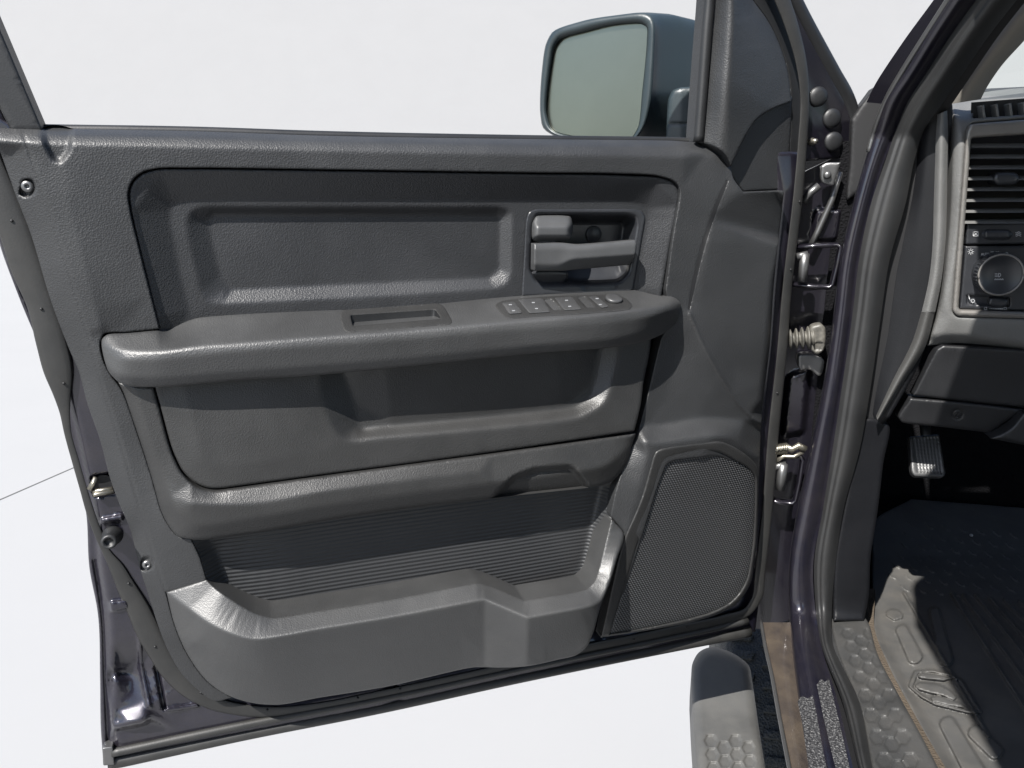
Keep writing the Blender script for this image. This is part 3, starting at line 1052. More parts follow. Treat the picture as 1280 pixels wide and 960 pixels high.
# ---- lower insert under the armrest
ins_top = [(192, 470), (300, 462), (397, 456), (550, 441), (677, 428), (775, 420), (815, 410)]
ins_out = curve(ins_top + [None, (812, 440), (804, 480), (801, 505), (793, 538.5), None, (600, 567), (400, 593.5), (300, 607), (277, 610), (262, 610), (249, 606), (231, 592), (218.5, 569), (201.5, 511), (194, 484)], 3, True)
ins = relief([
    [(185, 468, .012), (300, 458, .012), (397, 450, .014), (550, 436, .014), (677, 424, .014), (775, 415, .014), (822, 405, .012)],
    [(190, 484, .012), (201, 511, .013), (218, 569, .018), (231, 593, .022), (249, 608, .025), (267, 612, .027), (290, 611, .028), (400, 596, .030), (600, 569, .030), (796, 541, .026), None, (804, 505, .018), (808, 470, .014), (815, 430, .012)],
    [(240, 520, .019), (262, 580, .026), (300, 580, .028), (400, 565, .028)],
    [(398, 452, .016), (402, 500, .020), (432, 550, .027), (467, 548, .027), (726, 521, .026), (754, 505, .024), (768, 470, .018), (776, 425, .014)],
    [(425, 452, .002), (444, 508, .004), (452, 536, .008), (470, 534, .009), (722, 507, .008), (736, 496, .006), (744, 470, .003), (752, 424, .001)],
    [(600, 560, .030), (780, 530, .026)],
], 2.0)
G = Geo()
sheet(G, DOOR, ins_out, ins, step=3.4, skirt=.012, edge=(.0016, 3))
G.build('lower_insert', M_TRIM2, door)

# ---- band that carries the insert and hangs over the pocket
band_out = curve([(148, 478), (161, 481), (192, 484), None, (199.5, 511), (216.5, 570), (229.5, 594), (248.5, 609.5), (267, 613.5), (290, 611.5), (400, 596.5), (600, 570), (795, 541.5), None, (790, 556), (784, 578), (775, 592), (764, 602), (752, 607), (640, 620), (520, 634), (400, 652), (320, 666.5), (250, 675), (237, 674), (224, 671), (209, 654), (202, 640), (189, 595), (172, 542), (153, 489)], 3, True)
bd = relief([
    [(140, 470, .004), (153, 489, .002), (172, 542, .004), (189, 595, .006), (202, 640, .010), (209, 655, .014), (224, 672, .020), (239, 676, .024), (320, 669, .032), (400, 654, .034), (520, 636, .034), (752, 609, .030), (776, 593, .024), (796, 545, .018)],
    [(168, 484, .010), (184, 542, .014), (206, 600, .022), (222, 640, .034), (240, 655, .038), (320, 646, .046), (400, 632, .048), (520, 616, .048), (700, 592, .045), (760, 580, .038), (784, 560, .026)],
    [(192, 478, .013), (199, 511, .014), (216, 570, .020), (230, 594, .026), (248, 610, .030), (267, 615, .031), (290, 613, .033), (400, 599, .035), (600, 572, .035), (798, 543, .024)],
    [(240, 630, .040), (320, 630, .046), (400, 615, .047), (600, 590, .045)],
], 1.7)
G = Geo()
sheet(G, DOOR, band_out, bd, step=3.2, skirt=.05, edge=(.003, 4), bumps=[(poly([(612, 628), (642, 597), (668, 587), (716, 583), (736, 612), (720, 622)], 8, 3), -.013, 9)])
G.build('lower_trim_band', M_TRIM2, door)

# ---- pocket liner behind the map pocket
lin_out = curve([(234, 664), (400, 640), (752, 596), None, (778, 588), (770, 650), (752, 725), None, (740, 745), (655, 768), (600, 748), (400, 784), (337, 790), (277, 762), (250, 735)], 4, True)
ln = relief([
    [(230, 660, .006), (400, 636, -.010), (700, 600, -.012), (752, 592, -.008)],
    [(236, 672, .012), (250, 700, .010), (259, 728, .010), (280, 748, .012)],
    [(272, 690, -.010), (288, 735, -.010), (340, 775, -.006), (400, 775, -.006), (600, 742, -.006), (655, 762, -.006), (715, 748, -.006), None, (722, 728, -.010), (737, 668, -.012), (750, 610, -.012)],
    [(741, 745, .020), (752, 715, .022), (766, 645, .022), (780, 588, .016)],
], 2.0)
G = Geo()
sheet(G, DOOR, lin_out, ln, step=4, skirt=.01, edge=(0, 0))
G.build('pocket_liner', M_LIN, door)

# ---- map pocket with its rolled lip
lip_in = [(258, 725, .012), (267, 733, .018), (277.5, 741, .026), (319, 766, .040), (337.5, 771, .042), (400, 762.5, .042), (480, 750, .042), (585, 730, .042), (597, 728.5, .042), (612, 732, .044), (655, 750, .066), None, (734, 735, .066), (742, 727, .062), (747, 714, .052), (764, 649, .030)]
lip_out = [(208, 741, .002), (236, 762, .024), (262, 780, .044), (290, 793, .058), (319, 800, .066), (345, 797, .068), (400, 787, .068), (480, 774, .068), (606, 750, .068), None, (660, 773, .094), None, (740, 757, .092), (752, 750, .085), (762, 728, .072), (779, 667, .036)]
pk_out = curve([(208, 740), (258, 724.5), None] + [p if p is None else p[:2] for p in lip_in[1:]] + [None, (779.5, 667), (771, 700), (762, 730), (752, 754), (741, 792), (733, 809), (722, 818), (696, 825), (657, 833), (625, 834.5), (595, 834), (480, 859), (400, 872), (345, 881), (317, 879), (287, 870), (263, 855), (235, 819), (218, 780)], 3, True)
pk = relief([
    lip_in, lip_out,
    [(205, 738, .000), (258, 722, .012)],
    [(765, 646, .030), (781, 667, .034), (772, 700, .050), (764, 732, .064), (754, 756, .080), (743, 792, .070), (735, 811, .062), (722, 820, .058), (696, 827, .058), (657, 835, .060), (625, 836.5, .034), (595, 836, .018), (480, 861, .016), (400, 874, .015), (345, 883, .014), (317, 881, .013), (287, 872, .014), (263, 857, .010), (233, 820, .004), (216, 780, .000), (205, 738, .000)],
    [(246, 802, .026), (275, 832, .030), (320, 838, .042), (400, 826, .045), (500, 808, .047), (604, 786, .048)],
    [(659, 805, .078), (735, 790, .074)],
    [(606, 752, .067), (606, 785, .049), (606, 830, .022)],
    [(659, 774, .093), (659, 805, .078), (657.5, 830, .064)],
], 1.1)
G = Geo()
sheet(G, DOOR, pk_out, pk, step=2.6, skirt=.045, edge=(.002, 2))
G.build('map_pocket', M_POCK, door)

# ---- speaker
fr_out = curve([(752, 795), None, (766, 729), (777, 684), (803, 620), (817, 571), (820, 565), (826, 561.5), (840, 558.5), (896, 552), (904, 553), (932, 568), (946, 583), (947.5, 605), (945, 680), (942, 702), (938, 726), (930, 741), (919, 754), (900, 765), (870, 775), (815, 786)], 3, True)
gr_out = curve([(762, 793), None, (797, 680), (818, 612), (829, 580), (833, 573.5), (840, 571), (898, 564.5), (919, 575), (938, 587), (943.5, 595), (944.5, 612), (941.5, 680), (938, 705), (934, 724), (927, 738), (916, 751), (898, 762), (869, 772), (815, 784)], 3, True)
sf = relief([([(740, 800, .026), (765, 729, .030), (775, 684, .033), (801, 620, .034), (815, 565, .034), (840, 555, .034), (900, 549, .033), (932, 566, .022), (952, 584, .006), (948, 700, .002), (930, 750, .002), (815, 792, .012)], True),
             ([(770, 785, .027), (830, 580, .031), (898, 570, .029), (938, 592, .006 + .01), (935, 715, .008), (900, 758, .010), (820, 779, .016)], True)], 3)
G = Geo()
sheet(G, DOOR, fr_out, lambda x, y: sf(x, y) + .0005, step=3.4, skirt=.012, edge=(.0018, 2.5), holes=[gr_out])
G.build('speaker_frame', M_TRIM2, door)
G = Geo()
sheet(G, DOOR, gr_out, lambda x, y: sf(x, y) - .003, step=5, skirt=.01, edge=(.001, 3))
G.build('speaker_grille', M_GRIL, door)

# ---- mirror sail trim, its cover, window frame
sail_out = curve([(900, -160), (884, -40), (882, 0), (879, 37), (873, 112), (868, 178), None, (888, 182), (905, 192), (914, 208), None, (924, 187), (935, 165), (946, 150), (965, 137), (989, 127), None, (986, 97), (978, 66), (961, 28), (941, 0), (915, -40), (905, -160), None], 3, True)
sa = relief([
    [(898, -160, -.040), (882, -40, -.040), (880, 0, -.040), (877, 37, -.040), (871, 112, -.038), (866, 180, -.034)],
    [(899, -160, -.024), (893, -40, -.024), (891, 0, -.024), (888, 37, -.024), (882, 112, -.022), (878, 180, -.018)],
    [(901, -160, .006), (908, -40, .006), (910, 0, .006), (907, 56, .006), (902, 112, .006), (899, 190, .002)],
    [(902, -160, .008), (912, -40, .010), (917, 0, .010), (914, 56, .011), (910, 112, .012), (908, 200, .004)],
    [(910, -160, -.012), (920, -40, -.016), (943, 0, -.030), (963, 28, -.032), (980, 66, -.032), (988, 97, -.031), (991, 127, -.028), None, (965, 138, -.015), (946, 151, -.006), (935, 166, -.001), (924, 188, .002), (914, 210, .002)],
    
], 2.0)
G = Geo()
sheet(G, DOOR, sail_out, sa, step=3.2, skirt=.025, edge=(.002, 2.5))
G.build('mirror_sail_trim', M_TRIM, door)
cb = curve([(899, -160), (888, -40), (886.5, 0), (883.5, 37), (878, 112), (873, 177)], 8)
G = Geo()
tube(G, DOOR.P(cb[:, 0], cb[:, 1], -.020), .0075, 10)
G.build('glass_run_channel', M_RUBD, door)
G = Geo()
sheet(G, DOOR, curve([(908, 205), (917, 224), (929, 239.5), None, (984, 237), None, (986.5, 190), (990, 120), None, (960, 130), (930, 160)], 3, True), lambda x, y: -.014 - .00030 * np.clip(x - 914, 0, 80), step=4, skirt=.02, edge=(.0015, 2.5))
G.build('sail_lower_cover', M_TRIM, door)
# front and rear uprights of the window frame, joined over the top
G = Geo()
sheet(G, DOOR, curve([(905, -160), (915, -40), (941, 0), (961, 28), (978, 66), (986, 97), (988, 127), (985, 237), None, (1004, 237), None, (1005, 180), (1007, 122), (1003, 75), (993, 37), (978, 0), (955, -45), (905, -170)], 4, True), -.040, step=6, skirt=.03, edge=(.001, 2))
sheet(G, DOOR, poly([(14, 164), (54, 164), (0, 36), (-58, -101), (-118, -101)], 0, 5), -.030, step=8, skirt=.03, edge=(.003, 3))
sheet(G, DOOR, poly([(-118, -100), (-58, -100), (20, -128), (400, -150), (915, -158), (912, -196), (400, -192), (0, -172), (-90, -140)], 0, 8), -.030, step=14, skirt=.03, edge=(.002, 3))
G.build('window_frame', M_RUBD, door)
G = Geo()
sheet(G, DOOR, poly([(-30, 168), (15, 168), (0, 132), (-90, -90), (-140, -90)], 0, 5), -.040, step=8, skirt=.03, edge=(.003, 3))
G.build('frame_outer_skin', M_PAINTD, door)
# belt seal along the top of the trim
cb = curve([(56, 161), (240, 163.5), (400, 168.5), (676, 173.5), (842, 175.5), (868, 176.5)], 10)
G = Geo()
tube(G, DOOR.P(cb[:, 0], cb[:, 1] + 1.5, -.054), .0065, 10)
G.build('belt_seal', M_RUBD, door)

# plate with three round plugs and the outer rail at the front of the frame
G = Geo()
sheet(G, DOOR, curve([(972, -40), (988, -10), (1004, 22), (1042, 94), (1060, 128), (1066, 152), (1066, 196), None, (1000, 202), None, (1000, 130), (995, 60), (978, 0)], 4, True), -.045, step=5, skirt=.02, edge=(.002, 3))
plate = G.build('mirror_mount_plate', M_PAINTD, door)
for (x, y) in [(1022, 121), (1039, 148), (1041, 177)]:
    G = Geo()
    c0 = DOOR.P(x, y, -.044)
    lathe(G, c0, DOOR.n * .8 - DOOR.u * .2, [(.015, 0), (.015, .003), (.0125, .0055), (.006, .007), (0, .0072)], 24)
    G.build('access_plug', M_RUBD, door)
G = Geo()
lathe(G, DOOR.P(1014, 177, -.044), DOOR.n, [(.006, 0), (.006, .003), (.004, .006), (.004, .012), (0, .013)], 12)
G.build('mirror_bolt', M_ZINC, door)
cb = curve([(960, -60, 9), (985, -12, 9), (1002, 22, 9), (1040, 92, 9), (1058, 125, 9), (1066, 150, 8.5), (1067, 192, 7)], 6)
pp = DOOR.P(cb[:, 0], cb[:, 1], -.052)
G = Geo()
tube(G, pp, cb[:, 2] * np.linalg.norm(pp - CAM, axis=1) / FPX, 12)
G.build('frame_outer_seal', M_RUBD, door)

# ---- bottom seal of the door
for (nm, pts, w) in (('bottom_seal', [(136, 952, 7.5), (150, 950, 7.5), (300, 919, 6.5), (480, 884, 6.2), (640, 849, 6.2), (880, 800, 6.5), (936, 789, 7)], -.034),
                     ('bottom_seal_lip', [(140, 941, 4.5), (300, 907, 4.5), (480, 872.5, 4), (640, 838, 4), (880, 788, 4), (934, 776, 4)], -.026)):
    cb = curve(pts, 10)
    pp = DOOR.P(cb[:, 0], cb[:, 1], w)
    G = Geo()
    tube(G, pp, cb[:, 2] * np.linalg.norm(pp - CAM, axis=1) / FPX, 12)
    G.build(nm, M_RUB, door)
G = Geo()
sheet(G, DOOR, poly([(128, 935), (141, 933), (143, 956), (129, 957)], 2), -.022, step=3, skirt=.02, edge=(.001, 2))
G.build('corner_clip', M_STEEL, door)

# ---- latch and bump stop on the rear edge
G = Geo()
sheet(G, DOOR, curve([(118, 600), (127, 594), (135, 595), (140, 603), (140, 612), (118, 615)], 2, True), -.036, step=3, skirt=.004, edge=(0, 0))
G.build('latch_opening', M_BLK, door)
G = Geo()
tube(G, DOOR.P(np.array([120, 112, 117, 120, 141]), np.array([597, 611, 616, 614, 611]), -.022), .0032, 8)
tube(G, DOOR.P(np.array([117, 120, 142]), np.array([619, 618, 614]), -.020), .003, 8)
G.build('door_latch', M_ZINC, door)
G = Geo()
a0 = DOOR.P(141, 669, -.026)
ax = DOOR.P(136, 678, .006) - a0
ln_ = np.linalg.norm(ax)
lathe(G, a0, ax, [(.0125, 0), (.0125, .004), (.0095, .006), (.0095, ln_ - .003), (.0085, ln_), (.0055, ln_), (.005, ln_ - .004), (0, ln_ - .004)], 24)
G.build('bump_stop', M_RUBD, door)

# ---- side mirror beyond the window
MIR = Frame(CAM + np.append(rays(760, 100)[:2] / np.linalg.norm(rays(760, 100)[:2]) * 1.46, 0), head(214))
mir_rim = [(675.5, 144), (677, 91), (683, 53), (690, 40.5), (725, 27), (770, 19), (806, 16), (815, 20), (818.5, 28), (818, 71), (813, 132), (805, 160), (798, 171), (790, 178), (770, 180), (715, 174), (690, 168.5), (679, 160)]
mir_gl = [(684, 142), (690, 77), (694, 59), (701, 50), (731, 40.5), (770, 31.5), (802, 30.3), (808, 34), (808.5, 51), (803, 112), (797, 160), (789, 172), (770, 173.5), (721, 170.5), (690, 160)]
rim2 = curve(mir_rim, 3, True)
gl2 = curve(mir_gl, 3, True)


def res(c, n):
    c = np.concatenate([c, c[:1]])
    s = np.concatenate([[0], np.cumsum(np.linalg.norm(np.diff(c, axis=0), axis=1))])
    t = np.linspace(0, s[-1], n, endpoint=False)
    return np.stack([np.interp(t, s, c[:, k]) for k in range(2)], 1)


def start(c):
    k = int(np.argmin(c[:, 0] + c[:, 1]))
    return np.roll(c, -k, 0)


NR = 96
ro, gi = res(start(rim2), NR), res(start(gl2), NR)
mc = ro.mean(0)
mirror = thing_rows = None
rows = []
for (a, k, w, dx, dy) in ((gi, 1.0, -.016, 0, 0), (gi, 1.015, -.002, 0, 0), (ro * .5 + gi * .5, 1, .004, 0, 0), (ro, .985, .002, 0, 0), (ro, 1, -.006, 0, 0), (ro, 1.0, -.03, 10, 0), (ro, .98, -.07, 34, 0), (ro, .93, -.115, 62, 2), (ro, .80, -.155, 82, 4), (ro, .5, -.18, 92, 6), (ro, .05, -.185, 94, 6)):
    q = mc + (a - mc) * k + np.array([dx, dy])
    rows.append(MIR.P(q[:, 0], q[:, 1], w))
G = Geo()
loft(G, rows, closed_u=True)
mirror = G.build('side_mirror', M_MIRH, truck)
G = Geo()
sheet(G, MIR, gl2, -.008, step=10, skirt=.004, edge=(0, 0))
G.build('mirror_glass', M_MIRROR, mirror)
G = Geo()
MA = Frame(MIR.P(850, 150, -.02), head(205))
sheet(G, MA, curve([(832, 186), (833.5, 150), (836, 122), (841, 113), (850, 109.5), (900, 108), None, (900, 186), None], 3, True), lambda x, y: .012 - .0004 * np.clip(x - 850, 0, 50), step=4, skirt=.08, edge=(.006, 6), grooves=[([(833, 155), (880, 154)], .003, 1.2)])
G.build('mirror_arm', M_MIRH, mirror)

# ------------------------------------------------------------------ hinge pillar, seals, sill
strip_y = [-150, 0, 45, 93, 127, 165, 200, 250, 330, 390, 480, 560, 640, 700, 760, 800, 880, 962, 1100]
PL = [1290, 1184, 1156, 1127, 1105, 1093, 1083, 1069, 1051, 1044, 1031, 1015, 998, 989, 988, 990, 999, 1012, 1035]
PR = [1330, 1220, 1187, 1156, 1134, 1118, 1103, 1088, 1070, 1063, 1051, 1038, 1026, 1014, 1016, 1022, 1045, 1064, 1105]
SLf = [1330, 1220, 1188, 1157, 1135, 1119, 1107, 1090, 1073, 1066, 1053, 1041, 1028, 1018, 1020, 1025, 1054, 1074, 1115]
SRt = [1385, 1271, 1236, 1203, 1180, 1154, 1143, 1133, 1111, 1102, 1089, 1075, 1054, 1045, 1040, 1040, 1075, 1091, 1135]


def zipy(xs, dx=0.0, y0=-200, y1=2000):
    return [(x + dx, y) for x, y in zip(xs, strip_y) if y0 <= y <= y1]


G = Geo()
strip(G, BODY, zipy(PL, -2), zipy(PR, 3), lambda s: .012 + .010 * math.sin(math.pi * min(1, s * 1.15)) - .03 * max(0, .08 - s) / .08, 13, 5)
pillar = G.build('door_pillar', M_PAINT, truck)
G = Geo()
strip(G, BODY, zipy(SLf), zipy(SRt), lambda s: .010 + .024 * math.sin(math.pi * (.08 + .84 * s)) - .004 * math.exp(-((s - .26) / .05)**2), 17, 5)
G.build('opening_seal', M_SEAL, truck)
# dark gap between paint and seal
G = Geo()
strip(G, BODY, zipy(PR, -3), zipy(SLf, 4), lambda s: -.004, 3, 6)
strip(G, BODY, zipy(SRt, -4, -200, 720), zipy(SRt, 12, -200, 720), lambda s: -.004, 3, 6)
G.build('seal_channel', M_BLK, truck)
# outer skin of the windscreen pillar, seen as dark bands left of the jamb
G = Geo()
strip(G, BODY, [(1270, -150), (1167, 0), (1129, 52), (1093, 107), (1083, 128)], [(1292, -150), (1186, 0), (1157, 45), (1128, 91), (1106, 130)], lambda s: -.012 + .02 * s, 5, 5)
G.build('windscreen_pillar', M_PAINTD, truck)
G = Geo()
cb = curve([(1283, -150), (1184, 2), (1155, 47), (1129, 88), (1112, 117), (1094, 160), (1086, 190)], 6)
tube(G, BODY.P(cb[:, 0], cb[:, 1], .012), .0042, 8)
G.build('pillar_edge_bead', M_STEEL, truck)
# cowl end and wiper-side bits below the pillar foot
G = Geo()
sheet(G, PILLAR.off(-.05), curve([(1064, 150), (1072, 138), (1094, 108), None, (1112, 118), (1108, 150), (1100, 200), (1074, 240), None, (1060, 250), (1062, 200)], 3, True), 0, step=5, skirt=.05, edge=(.004, 4))
G.build('cowl_end', M_BLK, truck)
# black hinge pillar face behind the door edge
HP = PILLAR.off(-.065)
G = Geo()
sheet(G, HP, curve([(930, 250), (1090, 190), (1080, 260), (1066, 330), (1046, 480), (1012, 640), (1004, 770), None, (930, 790), None], 5, True), 0, step=4, skirt=.02, edge=(0, 0),
      bumps=[(poly([(1020, 262), (1052, 262), (1046, 300), (1014, 300)], 5), .012, 6), (poly([(985, 470), (1012, 460), (1004, 540), (978, 545)], 6), .012, 8)])
G.build('hinge_post', M_PAINTD, truck)
# front fender beyond the hinge
G = Geo()
zlo, zhi = ZS - .05, float(DOOR.P(900, 200, 0)[2])
V = [TP(.06, .03, zlo), TP(.25, .045, zlo), TP(.25, .045, zhi - .02), TP(.06, .03, zhi - .02), TP(.95, .06, zhi - .05), TP(.95, .06, zlo + .35), TP(.45, .05, zlo + .2)]
Vi = [v - LEFT * .03 for v in V]
G.add(V + Vi, [(0, 1, 2, 3), (1, 6, 5, 4, 2), (7, 10, 9, 8), (8, 9, 11, 12, 13), (0, 3, 10, 7), (3, 2, 9, 10), (2, 4, 11, 9), (0, 7, 8, 1), (1, 8, 13, 6), (6, 13, 12, 5), (5, 12, 11, 4)])
G.build('front_fender', M_PAINTD, truck, False)

# ---- hinges, wiring boot, check strap
HF = Frame(PILLAR.O + FWD * .015, -FWD)


def hinge(pts_outer, pins, z=0.0):
    G = Geo()
    P = HF.P(np.array([p[0] for p in pts_outer]), np.array([p[1] for p in pts_outer]), .0)
    tube(G, P, .0042, 8, flat=(-FWD, 2.4))
    h_ = G.build('door_hinge', M_PAINTD, truck)
    for (x0, y0, x1, y1, r) in pins:
        G = Geo()
        tube(G, HF.P(np.array([x0, (x0 + x1) / 2, x1]), np.array([y0, (y0 + y1) / 2, y1]), .012), r, 12)
        G.build('hinge_pin', M_STEEL, h_)


hinge([(994, 309), (1020, 307), (1046, 306), (1050, 309), (1046, 330), (1040, 355), (1036, 359), (1018, 358), (990, 355)], [(1006, 317, 1003, 352, .0075), (1010, 318, 996, 321, .006)])
hinge([(962, 571), (984, 570), (1000, 570), (1003, 574), (999, 600), (994, 624), (990, 628), (974, 627), (958, 622)], [(979, 580, 975, 612, .008), (983, 581, 966, 584, .006)])
G = Geo()
bp = HF.P(np.linspace(986, 1016, 41), np.linspace(424, 422, 41), .006)
tube(G, bp, np.linspace(.0125, .016, 41) + .0042 * np.sin(np.linspace(0, 4 * 2 * math.pi, 41)), 18)
G.build('wiring_boot', M_CREAM, truck)
G = Geo()
sheet(G, HF, curve([(1015, 408), (1027, 405.5), (1031, 409), (1029, 438), (1022, 443), (1013, 437)], 2.5, True), .012, step=2.5, skirt=.02, edge=(.004, 4), bumps=[(poly([(1019, 428), (1029, 428), (1027, 438), (1018, 438)], 2), -.003, 2)])
G.build('wiring_connector', M_CREAM, truck)
G = Geo()
sheet(G, HF, curve([(998, 445), (1030, 450), (1024, 470), (1012, 462), (1000, 462)], 3, True), -.02, step=4, skirt=.02, edge=(.002, 3))
G.build('grommet_plate', M_STEEL, truck)
G = Geo()
th = np.linspace(0, 9 * 2 * math.pi, 150)
base = HF.P(np.linspace(963, 984, 150), np.linspace(563, 560, 150), .012)
tube(G, base + UPV * (np.sin(th) * .008)[:, None] + FWD * (np.cos(th) * .008)[:, None], .0018, 6)
G.build('check_spring', M_ZINC, truck)
G = Geo()
tube(G, HF.P(np.array([982, 990, 998, 1007]), np.array([558, 562, 557, 562]), .014), .0062, 8)
tube(G, HF.P(np.array([968, 980, 992, 1004]), np.array([577, 570, 571, 565]), .012), .004, 8)
G.build('check_strap', M_ZINC, truck)
G = Geo()
sheet(G, HF, curve([(1026, 208), (1032, 204), (1051, 203), None, (1042, 232), None, (1028, 228)], 3, True), -.01, step=4, skirt=.01, edge=(.002, 3))
tube(G, HF.P(np.array([1004, 1014, 1024]), np.array([252, 240, 232]), -.02), .006, 8)
tube(G, HF.P(np.array([1050, 1040, 1022, 1012]), np.array([215, 250, 290, 310]), -.03), .005, 8)
lathe(G, HF.P(1034, 219, -.008), -FWD, [(.006, 0), (.006, .003), (.003, .005), (0, .005)], 14)
G.build('fender_bracket', M_STEEL, truck)

# ---- sill: painted step with salted paint, outer rocker
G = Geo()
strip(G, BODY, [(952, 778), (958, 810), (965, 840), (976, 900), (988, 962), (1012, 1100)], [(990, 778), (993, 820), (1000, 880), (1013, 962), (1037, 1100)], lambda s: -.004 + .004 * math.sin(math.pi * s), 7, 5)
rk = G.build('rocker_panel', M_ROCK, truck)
c_ = curve([(952, 778), (958, 810), (965, 840), (976, 900), (988, 962), (1012, 1100)], 6)
A = BODY.P(c_[:, 0], c_[:, 1], -.004)
G = Geo()
loft(G, [A + LEFT * .002, A - LEFT * .004 - UPV * .02, A - LEFT * .03 - UPV * .14])
G.build('rocker_lip', M_PAINTD, truck)
cb = curve([(951, 776), (957, 810), (964, 840), (975, 900), (987, 962), (1011, 1100)], 6)
G = Geo()
tube(G, BODY.P(cb[:, 0], cb[:, 1], .0), .003, 8)
G.build('rocker_flange', M_STEEL, truck)
G = Geo()
sheet(G, BODY, curve([(997, 877), (1003, 870), (1009, 873), (1016, 869), None, (1021, 895), (1033, 960), (1060, 1080), None, (1030, 1080), (1011, 960), (1002, 900)], 3, True), .0235, step=4, skirt=0, edge=(0, 0))
sheet(G, BODY, curve([(1021, 856), (1027, 849), (1031, 852), (1036, 848), None, (1046, 890), (1060, 950), (1092, 1080), None, (1075, 1080), (1042, 950), (1029, 895)], 3, True), .0228, step=4, skirt=0, edge=(0, 0))
G.build('salt_residue', M_SALT, truck)
# plastic sill plate with hexagon tread
SP = SILL.off(.012)
hexes = []
rng = np.random.RandomState(3)
for i in range(9):
    for j in range(3):
        y = 792 + i * 15 + i * i * 1.1 + (j % 2) * 9
        xl = np.interp(y, [780, 960], [1044, 1094])
        xr = np.interp(y, [780, 960], [1092, 1152])
        x = xl + (xr - xl) * (.24 + .28 * j)
        rx, ry = (7 + i * .5), (6.5 + i * .6)
        hexes.append((poly([(x + rx * math.cos(a) + .12 * ry * math.sin(a), y + ry * math.sin(a)) for a in np.linspace(0, 2 * math.pi, 7)[:-1]], 1.0, 2), -.0025, 3))
G = Geo()
sheet(G, SP, curve([(1036, 768), (1052, 765), (1078, 768), (1086, 780), (1096, 815), (1122, 866), (1154, 924), (1178, 970), (1230, 1070), None, (1120, 1070), (1090, 960), (1075, 885), (1046, 812)], 3, True), 0, step=3.2, skirt=.03, edge=(.004, 4), bumps=hexes)
G.build('sill_plate', M_SILL, truck)
# kick panel inboard of the seal
G = Geo()
KP = Frame(PILLAR.O + FWD * .01, -FWD * .95 - LEFT * (-.3))
sheet(G, BODY, curve([(1077, 524), (1090, 523), (1110, 530), (1104, 580), (1097, 640), (1088, 700), (1086, 745), (1080, 776), None, (1042, 776), None, (1042, 740), (1044, 700), (1054, 640), (1070, 560)], 3, True), lambda x, y: .004 + .0003 * (1085 - x), step=4, skirt=.02, edge=(.004, 4))
G.build('kick_panel', M_ENDC, truck)
G = Geo()
sheet(G, SILL.off(-.02), curve([(1079, 736), (1092, 736), (1093, 785), (1110, 830), (1150, 905), (1200, 990), None, (1180, 990), (1150, 930), (1118, 868), (1092, 815), (1082, 780)], 4, True), 0, step=5, skirt=.01, edge=(0, 0))
G.build('carpet_edge', M_TAN, truck)

# ---- running board and front wheel
RB = Frame((0, 0, ZS - .24), UPV, up=FWD)
rbx = []
for i in range(5):
    for j in range(4):
        y = 926 + i * 17 + (8.5 if j % 2 else 0)
        x = 888 + j * 15.5 + (y - 926) * .10
        rbx.append((poly([(x + 7.6 * math.cos(a), y + 8.3 * math.sin(a)) for a in np.linspace(0, 2 * math.pi, 7)[:-1]], .8, 2), -.003, 2))
G = Geo()
sheet(G, RB, curve([(864, 850), (866, 828), (874, 815), (888, 809), (905, 812), (925, 822), (936, 832), (940, 850), (948, 905), (957, 962), (975, 1090), None, (876, 1090), (871, 962), (866, 890)], 3, True), lambda x, y: 0 * x, step=3.2, skirt=.07, edge=(.014, 12), bumps=rbx)
G.build('running_board', M_STEP, truck)
G = Geo()
pa_ = np.concatenate([TP(.02, -.05, ZS - .24)])
box(G, TP(-.6, -.16, ZS - .22), (FWD, LEFT, UPV), (1.6, .12, .16), .01)
G.build('frame_rail', M_RUBD, truck)
G = Geo()
TR, TW = .46, .28
WZ = .10
TR = .70
wc = TP(1.01, -.12, TR)
prof = [(.27, -.11), (.37, -.135), (.54, -.14), (.595, -.125), (.61, -.10), (.61, .10), (.595, .125), (.54, .14), (.37, .135), (.27, .11)]
lathe(G, wc, LEFT, prof, 72)
for k in range(60):
    a = 2 * math.pi * k / 60
    er = FWD * math.cos(a) + UPV * math.sin(a)
    et = -FWD * math.sin(a) + UPV * math.cos(a)
    for s in (-1, 1):
        box(G, wc + er * .612 + LEFT * s * .085 + et * .004 * s, (LEFT, et * .95 + LEFT * .3 * s, er), (.06, .030, .018), .003)
    box(G, wc + er * .612 + et * .02, (LEFT, et * .9 + LEFT * .4, er), (.055, .026, .016), .003)
wheel = G.build('front_wheel', M_TYRE, truck)
G = Geo()
lathe(G, wc, LEFT, [(.05, -.05), (.265, -.06), (.27, .08), (.255, .09), (.215, .03), (.06, .05), (.05, .09), (0, .09)], 40)
G.build('wheel_rim', M_STEEL, wheel)

# ------------------------------------------------------------------ dashboard
DF = Frame(PILLAR.O, -FWD)
DASHX = DF
# end cap: dark side of the dash
G = Geo()
dE = relief([[(1140, 150, -.01), (1136, 232, -.01), (1118, 300, -.01), (1102, 400, -.01), (1086, 520, -.01), (1096, 540, -.01)],
             [(1176, 130, .012), (1172, 225, .012), (1166, 300, .012), (1158, 390, .012), (1142, 450, .012), (1112, 520, .012)], [(1162, 152, .008), (1152, 250, .006), (1135, 390, .006), (1100, 520, .006)]], 2)
sheet(G, DF, curve([(1184, 122), (1163, 144), (1150, 175), (1138, 235), (1122, 300), (1104, 400), (1086, 516), (1090, 530), (1097, 535), (1112, 522), None, (1150, 452), (1166, 400), (1178, 300), (1186, 200), (1190, 130)], 3, True), dE, step=4, skirt=.25, edge=(.004, 4))
dash = G.build('dashboard', M_ENDC, truck)
